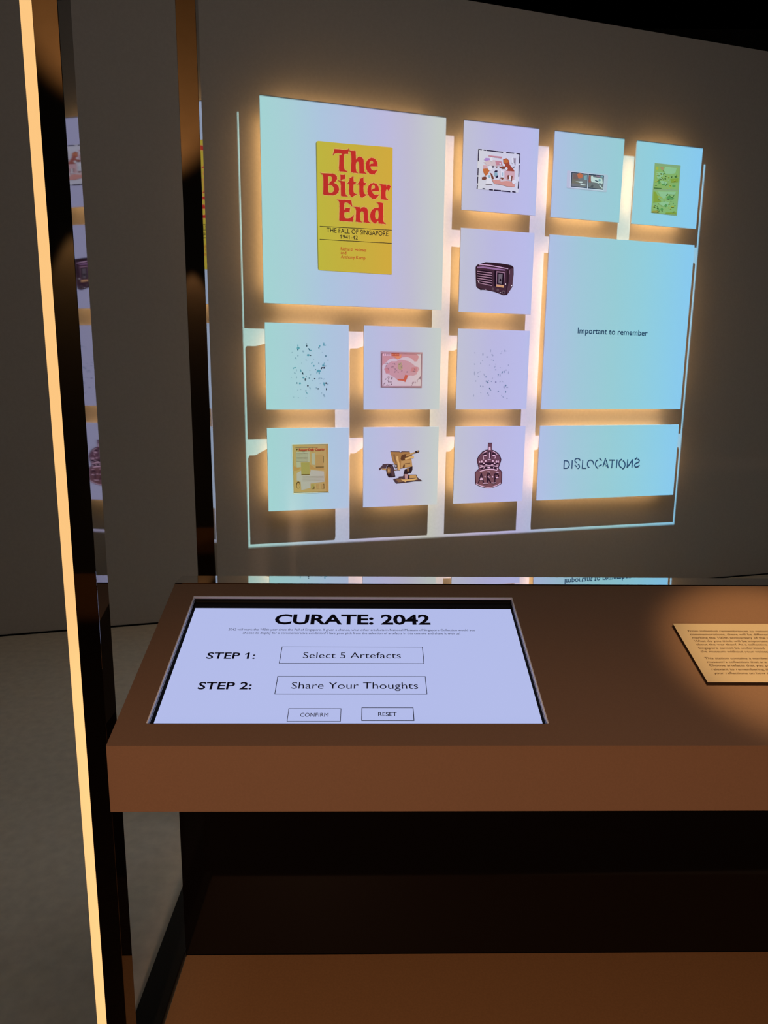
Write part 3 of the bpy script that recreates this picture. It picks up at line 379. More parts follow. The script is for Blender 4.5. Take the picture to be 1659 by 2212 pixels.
 'print': [('pmat',[[(5620,30056),(8587,30051),(8543,27666),(5624,27668)]]),('pnavy',[[(5643,29981),(5906,29984),(5910,30046),(5647,30042)]]),('pnavy',[[(6002,29979),(6195,29982),(6198,30044),(6006,30041)]]),('pnavy',[[(6218,29978),(7357,29974),(7362,30036),(6224,30040)]]),('pnavy',[[(7578,29973),(8142,29990),(8145,30052),(7581,30036)]]),('pnavy',[[(8286,29993),(8558,29972),(8570,30034),(8297,30055)]]),('pnavy',[[(6017,27685),(6211,27679),(6218,27742),(6024,27748)]]),('pnavy',[[(6481,27663),(6749,27663),(6753,27726),(6485,27726)]]),('pnavy',[[(6822,27664),(7313,27665),(7317,27728),(6826,27728)]]),('pnavy',[[(7338,27656),(7980,27658),(7984,27722),(7342,27720)]]),('pnavy',[[(8102,27674),(8351,27662),(8359,27726),(8110,27738)]]),('pnavy',[[(5637,30028),(5639,29330),(5702,29333),(5699,30032)]]),('pnavy',[[(5643,28917),(5642,28482),(5704,28486),(5705,28921)]]),('pnavy',[[(5638,28399),(5633,28004),(5696,28006),(5700,28402)]]),('pnavy',[[(5636,27922),(5616,27681),(5679,27680),(5699,27922)]]),('pnavy',[[(8512,30014),(8506,29439),(8570,29441),(8576,30018)]]),('pnavy',[[(8496,29333),(8495,28638),(8560,28641),(8560,29336)]]),('pnavy',[[(8501,28364),(8491,27919),(8556,27920),(8566,28366)]]),('ppink',[[(6352,29733),(7323,29728),(7255,29618),(7010,29638),(6767,29636),(6379,29663)]]),('ppurp',[[(6051,29427),(6166,29561),(6431,29565),(6472,29465),(6222,29381)]]),('pbeige',[[(6033,29281),(6436,29462),(7260,29494),(7371,29212),(6789,29120),(6304,29139)]]),('ppink',[[(6824,29455),(7262,29452),(7370,29233),(6909,29172)]]),('prust',[[(7378,29588),(7619,29672),(7797,29542),(7858,29296),(8115,29068),(8220,28940),(7654,28923),(7525,29058),(7158,29037),(7130,29128),(7470,29179),(7414,29341)]]),('pbrown',[[(7155,29120),(7522,29121),(7526,29017),(7331,29000)]]),('porange',[[(7405,29548),(7622,29609),(7775,29498),(7658,29362),(7461,29387)]]),('porange',[[(6000,28885),(6311,28953),(6462,28821),(6326,28580),(6184,28506),(6056,28682)]]),('ppeach',[[(6015,29114),(6304,29119),(6312,28933),(6011,28907)]]),('pbrown',[[(5947,28382),(6185,28464),(6310,28371),(6193,28257),(5963,28259)]]),('pbrown',[[(6490,28719),(6664,28630),(6796,28369),(6652,28316),(6571,28518)]]),('pwhite',[[(6660,29004),(6647,28938),(6606,28883),(6544,28848),(6474,28842),(6410,28866),(6364,28914),(6346,28977),(6359,29043),(6401,29099),(6462,29133),(6532,29139),(6596,29116),(6642,29068)]]),('pwhite',[[(6349,28603),(6543,28609),(6724,28049),(6227,28009)]]),('pteal',[[(6376,28543),(6508,28575),(6528,28389),(6406,28400)]]),('pnavy',[[(6779,28786),(6872,28881),(7019,28879),(7009,28816),(6853,28750)]]),('pteal',[[(6817,28747),(6997,28804),(7045,28557),(6927,28453),(6812,28580)]]),('pnavy',[[(6959,28571),(7068,28591),(7060,28475),(6928,28422)]]),('ppeach',[[(7507,28910),(8233,28931),(8212,28339),(7530,28388)]]),('pwhite',[[(7211,28948),(7447,28864),(7451,28508),(7256,28491)]]),('pteal',[[(7353,28793),(7401,28797),(7412,28567),(7363,28563)]]),('pwhite',[[(8030,28514),(8022,28445),(7994,28387),(7951,28353),(7902,28349),(7856,28376),(7823,28428),(7809,28495),(7816,28564),(7845,28622),(7888,28656),(7937,28660),(7983,28633),(8016,28581)]]),('ppeach2',[[(6628,28303),(7558,28327),(8052,28305),(8271,28132),(8266,27994),(7721,27982),(7324,28056),(6833,28069)]]),('pbeige',[[(7162,28400),(7575,28476),(7706,28318),(7267,28240)]]),('pbrown',[[(7183,28464),(7490,28469),(7384,28351)]]),('pbrown',[[(7716,28635),(7812,28689),(7843,28456),(7751,28406)]]),('pbrown',[[(7986,28657),(8091,28645),(8051,28326),(8001,28343)]]),('pnavy',[[(6747,29085),(6742,29063),(6728,29044),(6707,29033),(6684,29031),(6662,29038),(6647,29054),(6640,29075),(6645,29097),(6659,29116),(6680,29127),(6703,29130),(6725,29122),(6741,29106)]]),('pbrown',[[(7009,29097),(7005,29082),(6992,29070),(6973,29061),(6951,29060),(6931,29064),(6918,29075),(6912,29089),(6916,29103),(6929,29116),(6948,29124),(6970,29126),(6990,29121),(7004,29111)]]),('pgrey',[[(8084,29713),(8269,29730),(8253,29289),(8144,29489)]]),('pwhite',[[(8113,29570),(8109,29488),(8089,29421),(8057,29381),(8020,29378),(7985,29411),(7959,29475),(7946,29555),(7951,29637),(7971,29704),(8003,29743),(8040,29746),(8075,29713),(8101,29650)]]),('pnavy',[[(8092,29152),(8226,29195),(8213,29230),(8079,29187)]]),('pwhite',[[(7528,29247),(7521,29210),(7499,29179),(7466,29160),(7427,29156),(7393,29170),(7368,29196),(7358,29232),(7364,29269),(7387,29299),(7420,29319),(7458,29322),(7493,29309),(7518,29282)]]),('pwhite',[[(7721,29054),(7713,29017),(7687,28986),(7649,28967),(7605,28963),(7565,28976),(7537,29002),(7525,29038),(7534,29075),(7559,29106),(7598,29125),(7641,29129),(7681,29116),(7710,29090)]]),('pwhite',[[(7225,29303),(7220,29283),(7206,29266),(7185,29255),(7161,29253),(7139,29260),(7124,29275),(7118,29294),(7122,29314),(7136,29331),(7157,29342),(7181,29344),(7203,29337),(7219,29323)]]),('pwhite',[[(6652,29502),(6644,29447),(6619,29402),(6582,29374),(6539,29370),(6499,29391),(6471,29432),(6459,29484),(6466,29539),(6491,29584),(6529,29612),(6572,29616),(6611,29595),(6640,29555)]]),('pwhite',[[(8350,28308),(8338,28252),(8299,28205),(8240,28175),(8174,28170),(8114,28190),(8071,28230),(8053,28284),(8065,28340),(8104,28387),(8163,28416),(8229,28422),(8289,28402),(8333,28362)]]),('pgrey',[[(6227,27992),(6688,28009),(6689,28042),(6228,28026)]])],
 'slide': [('scard',[[(12013,29290),(12079,29318),(15023,29313),(15117,29267),(15093,28269),(15014,28215),(12081,28242),(12035,28305)]]),('swhite',[[(12269,29283),(14815,29270),(14832,28278),(12282,28306)]]),('snavy',[[(12330,29260),(13567,29242),(13573,28342),(12337,28345)]]),('sgrey',[[(12402,29206),(13526,29194),(13542,28384),(12396,28388)]]),('solive',[[(12429,28870),(12985,28802),(13001,28574),(12403,28564)]]),('sorange',[[(13208,29087),(13189,29011),(13126,28946),(13032,28905),(12925,28897),(12826,28921),(12755,28975),(12726,29047),(12745,29123),(12808,29188),(12902,29229),(13009,29238),(13108,29213),(13179,29159)]]),('sbrown',[[(12477,29178),(12751,29192),(12891,28832),(12454,28834)]]),('steal',[[(13265,29092),(13515,29161),(13519,28846),(13304,28866)]]),('swhite2',[[(13006,28498),(13138,28585),(13465,28554),(13445,28514)]]),('swhite2',[[(12669,28700),(13174,28741),(13225,28669),(13090,28619)]]),('snavy',[[(13621,29237),(14798,29244),(14796,28343),(13631,28341)]]),('sgrey',[[(13634,29177),(14751,29182),(14753,28378),(13667,28390)]]),('sbrown2',[[(13655,29154),(13782,29155),(13837,28719),(13663,28714)]]),('swhite2',[[(13811,29081),(13897,29183),(13986,29076),(14362,29050),(14668,29037),(14737,28754),(14580,28644),(14315,28738),(13916,28754),(13829,28833)]]),('snavy',[[(14129,28850),(14392,28785),(14414,28841),(14152,28906)]]),('snavy',[[(14600,28694),(14592,28672),(14568,28652),(14531,28640),(14489,28636),(14451,28643),(14424,28658),(14413,28679),(14421,28701),(14445,28721),(14482,28733),(14524,28737),(14562,28730),(14589,28715)]]),('steal',[[(14570,28933),(14563,28899),(14539,28870),(14503,28852),(14462,28849),(14423,28860),(14395,28885),(14384,28917),(14390,28951),(14414,28980),(14450,28998),(14492,29001),(14530,28989),(14558,28965)]]),('swhite2',[[(14441,28615),(14715,28405),(14761,28445),(14486,28655)]]),('sdark',[[(13799,28447),(13927,28611),(14046,28582),(14012,28406)]]),('spink',[[(14187,29198),(14468,29193),(14451,29105),(14240,29116)]]),('steal',[[(14527,29198),(14738,29197),(14732,29119),(14545,29104)]])],
 'greenprint': [('gn_paper',[[(18671,30363),(20769,30385),(20791,27109),(18664,27163)]]),('gn_a',[[(18755,30191),(20681,30232),(20711,28807),(18753,28761)]]),('gn_b',[[(18722,28613),(20719,28734),(20722,27216),(18718,27185)]]),('gn_sky',[[(19514,30203),(20454,30194),(20373,29860),(20015,29756),(19603,29758),(19448,29944)]]),('gn_yel',[[(19005,30060),(18998,30012),(18971,29972),(18928,29947),(18878,29943),(18831,29960),(18796,29995),(18780,30040),(18787,30088),(18815,30128),(18858,30152),(18908,30157),(18955,30140),(18989,30105)]]),('gn_pink',[[(19063,30164),(19427,30159),(19359,29918),(19240,29980)]]),('gn_dark',[[(19346,29923),(19490,29845),(19514,29872),(19369,29950)]]),('gn_sky',[[(18871,29804),(19460,29818),(19314,29443),(19001,29381),(18868,29587)]]),('gn_deep',[[(19031,29311),(19156,29430),(19251,29147),(19104,29026)]]),('gn_sky',[[(19196,29252),(19420,29288),(19792,29228),(19675,29018),(19349,29082)]]),('gn_deep',[[(19625,29068),(19613,29044),(19577,29022),(19524,29007),(19463,29002),(19408,29008),(19368,29024),(19352,29046),(19364,29071),(19399,29093),(19453,29108),(19514,29113),(19569,29106),(19609,29091)]]),('gn_dark',[[(19706,28972),(19778,29098),(19874,29101),(19869,29148),(19738,29133),(19652,28991)]]),('gn_yel',[[(20158,29020),(20150,28983),(20121,28952),(20077,28933),(20026,28929),(19979,28941),(19944,28967),(19929,29001),(19937,29038),(19966,29069),(20010,29088),(20061,29092),(20108,29080),(20143,29054)]]),('gn_dark',[[(20080,29014),(20078,29001),(20069,28990),(20055,28983),(20038,28982),(20023,28986),(20012,28995),(20007,29008),(20009,29021),(20019,29032),(20033,29038),(20049,29040),(20064,29035),(20075,29026)]]),('gn_dark',[[(18739,28797),(19352,28809),(19357,28764),(18744,28742)]]),('gn_dark',[[(20557,29638),(20547,29620),(20517,29603),(20472,29592),(20421,29587),(20374,29591),(20341,29602),(20328,29619),(20338,29637),(20368,29653),(20413,29665),(20464,29669),(20511,29665),(20544,29654)]]),('gn_yel',[[(20643,29700),(20636,29680),(20612,29663),(20576,29652),(20535,29648),(20498,29653),(20471,29666),(20460,29684),(20467,29704),(20491,29721),(20527,29733),(20567,29736),(20605,29731),(20632,29718)]]),('gn_lime',[[(19999,29464),(20658,29555),(20661,29299),(20115,29218)]]),('gn_deep',[[(20478,29046),(20468,29017),(20432,28992),(20378,28975),(20317,28970),(20260,28978),(20220,28997),(20204,29024),(20214,29052),(20250,29077),(20304,29094),(20365,29099),(20422,29091),(20462,29072)]]),('gn_sky',[[(19079,28568),(20540,28665),(20469,28457),(19913,28469),(19626,28116),(19335,28277)]]),('gn_lime',[[(18729,28541),(18922,28538),(19134,28225),(19412,27953),(18783,27832)]]),('gn_yel',[[(19088,28185),(19170,28260),(19375,28152),(19407,28192),(19178,28307),(19048,28219)]]),('gn_deep',[[(19840,28279),(20057,28406),(20211,28253),(20443,28252),(20360,28153),(19808,28130)]]),('gn_dark',[[(19796,28337),(19909,28474),(19867,28496),(19754,28359)]]),('gn_dark',[[(20023,28374),(20201,28256),(20363,28271),(20441,28467),(20401,28476),(20331,28292),(20218,28286),(20050,28399)]]),('gn_sky',[[(19172,27825),(19777,27980),(20059,27928),(19947,27661),(19486,27664)]]),('gn_deep',[[(19668,27677),(19791,27834),(19939,27734),(19813,27614)]]),('gn_deep',[[(19621,27452),(19613,27420),(19584,27392),(19539,27375),(19488,27371),(19441,27382),(19407,27405),(19393,27436),(19401,27469),(19430,27496),(19475,27514),(19525,27518),(19572,27507),(19607,27483)]]),('gn_dark',[[(19249,27499),(19243,27475),(19223,27454),(19192,27441),(19157,27439),(19124,27447),(19100,27464),(19090,27488),(19095,27512),(19116,27533),(19147,27546),(19182,27548),(19215,27540),(19239,27523)]]),('gn_dark',[[(18975,27506),(18942,27492),(18894,27500),(18848,27526),(18823,27560),(18828,27589),(18860,27603),(18909,27595),(18954,27569),(18980,27535)]]),('gn_dark',[[(20481,27644),(20471,27628),(20440,27613),(20395,27602),(20344,27598),(20297,27602),(20264,27613),(20251,27628),(20260,27644),(20291,27660),(20336,27670),(20388,27674),(20435,27670),(20468,27660)]]),('gn_yel',[[(20498,27701),(20487,27680),(20450,27660),(20396,27647),(20334,27642),(20278,27648),(20238,27661),(20222,27681),(20234,27703),(20270,27722),(20325,27736),(20386,27740),(20443,27735),(20483,27721)]]),('gn_tan',[[(18731,27296),(19309,27356),(19300,27208),(18718,27185)]]),('gn_lime',[[(19845,27284),(20697,27344),(20710,27215),(19831,27190)]]),('gn_lime',[[(19510,27718),(19503,27697),(19474,27685),(19445,27690),(19437,27710),(19457,27728),(19489,27732)]]),('gn_sky',[[(19916,29372),(19911,29345),(19872,29311),(19828,29296),(19812,29310),(19836,29343),(19882,29371)]]),('gn_yel',[[(20169,27878),(20146,27849),(20076,27811),(20012,27791),(20001,27805),(20053,27842),(20127,27874)]]),('gn_dark',[[(19016,29683),(18999,29668),(18975,29669),(18963,29685),(18971,29705),(18993,29712),(19014,29703)]]),('gn_lime',[[(20574,27379),(20550,27356),(20486,27341),(20431,27345),(20426,27366),(20475,27388),(20541,27393)]]),('gn_lime',[[(19277,29702),(19273,29681),(19241,29654),(19205,29641),(19193,29652),(19213,29678),(19251,29701)]]),('gn_yel',[[(18828,27422),(18819,27407),(18797,27402),(18777,27410),(18776,27425),(18793,27436),(18816,27435)]]),('gn_deep',[[(19619,29743),(19580,29742),(19499,29757),(19437,29777),(19440,29786),(19507,29778),(19586,29759)]]),('gn_sky',[[(20380,28034),(20371,28024),(20351,28021),(20335,28027),(20334,28038),(20350,28046),(20370,28044)]]),('gn_yel',[[(18953,29751),(18943,29729),(18902,29699),(18862,29682),(18852,29691),(18880,29720),(18925,29746)]]),('gn_dark',[[(20227,28021),(20208,28001),(20178,28001),(20159,28020),(20166,28044),(20194,28055),(20221,28045)]]),('gn_dark',[[(19328,29705),(19290,29692),(19214,29701),(19159,29725),(19166,29746),(19229,29748),(19302,29729)]]),('gn_yel',[[(18950,27548),(18912,27538),(18828,27539),(18763,27551),(18764,27565),(18831,27569),(18914,27562)]]),('gn_dark',[[(19472,29769),(19466,29741),(19423,29707),(19375,29694),(19359,29711),(19386,29745),(19436,29771)]]),('gn_dark',[[(20428,27910),(20417,27892),(20380,27872),(20344,27865),(20336,27876),(20363,27897),(20403,27912)]]),('gn_yel',[[(20223,28867),(20194,28849),(20122,28835),(20062,28835),(20059,28849),(20115,28867),(20188,28875)]]),('gn_sky',[[(19681,27988),(19656,27966),(19588,27940),(19529,27930),(19522,27943),(19573,27970),(19644,27990)]]),('gn_yel',[[(18943,29204),(18913,29182),(18842,29171),(18784,29179),(18782,29201),(18837,29220),(18909,29221)]]),('gn_deep',[[(19296,27427),(19270,27426),(19227,27444),(19200,27467),(19209,27479),(19247,27469),(19286,27446)]]),('gn_dark',[[(19482,29387),(19477,29364),(19442,29341),(19404,29337),(19391,29354),(19413,29379),(19454,29394)]]),('gn_deep',[[(19360,27354),(19336,27324),(19263,27292),(19195,27283),(19184,27303),(19238,27338),(19316,27361)]]),('gn_lime',[[(18991,29580),(18989,29569),(18972,29559),(18954,29558),(18948,29567),(18959,29579),(18978,29585)]]),('gn_sky',[[(19956,27828),(19947,27808),(19913,27792),(19879,27792),(19871,27808),(19894,27828),(19932,27837)]]),('gn_sky',[[(20219,28849),(20192,28836),(20126,28825),(20072,28824),(20070,28834),(20122,28848),(20188,28854)]]),('gn_yel',[[(20274,27518),(20244,27501),(20184,27503),(20139,27522),(20143,27544),(20193,27553),(20251,27541)]]),('gn_dark',[[(19894,29564),(19885,29544),(19847,29514),(19809,29497),(19800,29505),(19826,29532),(19868,29559)]]),('gn_deep',[[(19139,27606),(19116,27592),(19086,27597),(19071,27617),(19083,27638),(19112,27643),(19137,27628)]]),('gn_dark',[[(19676,29614),(19663,29591),(19616,29564),(19571,29553),(19561,29566),(19594,29594),(19645,29615)]]),('gn_dark',[[(20567,27768),(20556,27750),(20531,27746),(20513,27759),(20513,27779),(20533,27791),(20557,27786)]]),('gn_sky',[[(19614,29160),(19583,29155),(19532,29171),(19501,29197),(19511,29213),(19556,29207),(19602,29184)]]),('gn_dark',[[(20053,28170),(20025,28147),(19950,28114),(19886,28095),(19880,28104),(19937,28135),(20014,28164)]]),('gn_yel',[[(18990,29592),(18966,29578),(18916,29577),(18879,29591),(18881,29608),(18922,29616),(18970,29608)]]),('gn_sky',[[(19931,28149),(19920,28131),(19886,28119),(19855,28123),(19850,28139),(19874,28156),(19910,28160)]]),('gn_yel',[[(19912,28809),(19876,28801),(19797,28801),(19735,28810),(19736,28820),(19799,28824),(19877,28820)]]),('gn_yel',[[(20094,27641),(20083,27620),(20040,27586),(19999,27565),(19990,27573),(20020,27604),(20066,27634)]]),('gn_deep',[[(18967,28960),(18949,28944),(18906,28939),(18871,28948),(18871,28965),(18905,28977),(18948,28975)]]),('gn_sky',[[(20239,28194),(20230,28179),(20205,28173),(20184,28180),(20181,28194),(20200,28206),(20226,28206)]]),('gn_yel',[[(19109,29330),(19093,29296),(19028,29250),(18962,29228),(18946,29246),(18991,29291),(19064,29328)]]),('gn_lime',[[(19241,27818),(19237,27802),(19213,27784),(19186,27779),(19177,27789),(19192,27808),(19220,27821)]]),('gn_deep',[[(20525,29749),(20508,29728),(20465,29718),(20427,29727),(20424,29748),(20457,29765),(20502,29766)]]),('gn_deep',[[(19510,27653),(19495,27639),(19460,27635),(19431,27642),(19430,27655),(19458,27665),(19493,27664)]]),('gn_dark',[[(19578,29580),(19565,29573),(19544,29575),(19531,29586),(19536,29597),(19555,29599),(19573,29592)]]),('gn_sky',[[(19295,28123),(19284,28100),(19240,28066),(19196,28047),(19186,28057),(19217,28088),(19265,28118)]]),('gn_lime',[[(19390,29449),(19345,29445),(19267,29470),(19215,29506),(19228,29526),(19296,29514),(19368,29480)]]),('gn_sky',[[(20515,27346),(20483,27326),(20403,27301),(20335,27289),(20331,27299),(20393,27324),(20475,27345)]]),('gn_yel',[[(19919,29537),(19885,29526),(19831,29541),(19798,29570),(19811,29591),(19860,29588),(19909,29564)]]),('gn_sky',[[(18990,27700),(18967,27683),(18916,27679),(18876,27691),(18877,27710),(18918,27722),(18968,27718)]]),('gn_yel',[[(19122,29304),(19117,29292),(19096,29284),(19075,29285),(19071,29295),(19086,29306),(19109,29311)]]),('gn_sky',[[(19241,28105),(19211,28097),(19148,28098),(19098,28109),(19099,28120),(19151,28124),(19214,28118)]]),('gn_dark',[[(19642,29434),(19611,29415),(19551,29416),(19507,29437),(19512,29461),(19562,29470),(19620,29459)]]),('gn_sky',[[(20100,27834),(20094,27814),(20071,27806),(20048,27815),(20043,27835),(20060,27850),(20085,27850)]]),('gn_dark',[[(20131,29635),(20127,29611),(20092,29578),(20052,29561),(20037,29573),(20059,29604),(20100,29632)]]),('gn_lime',[[(19190,27255),(19201,27234),(19191,27219),(19166,27222),(19147,27240),(19146,27260),(19166,27267)]]),('gn_deep',[[(19110,29605),(19092,29582),(19041,29567),(18996,29572),(18990,29593),(19028,29614),(19082,29620)]]),('gn_dark',[[(19574,27334),(19548,27327),(19494,27332),(19454,27345),(19457,27357),(19501,27358),(19553,27348)]]),('gn_sky',[[(19338,29369),(19297,29363),(19219,29379),(19163,29405),(19171,29423),(19236,29418),(19311,29394)]]),('gn_lime',[[(19137,27389),(19146,27371),(19136,27356),(19113,27357),(19096,27372),(19097,27390),(19115,27397)]]),('gn_yel',[[(20436,29390),(20413,29361),(20340,29330),(20274,29322),(20263,29341),(20317,29374),(20394,29396)]]),('gn_lime',[[(19648,28025),(19632,28017),(19600,28018),(19577,28028),(19580,28040),(19606,28044),(19636,28038)]]),('gn_sky',[[(18939,29002),(18913,28980),(18843,28944),(18783,28923),(18777,28931),(18830,28963),(18902,28995)]])],
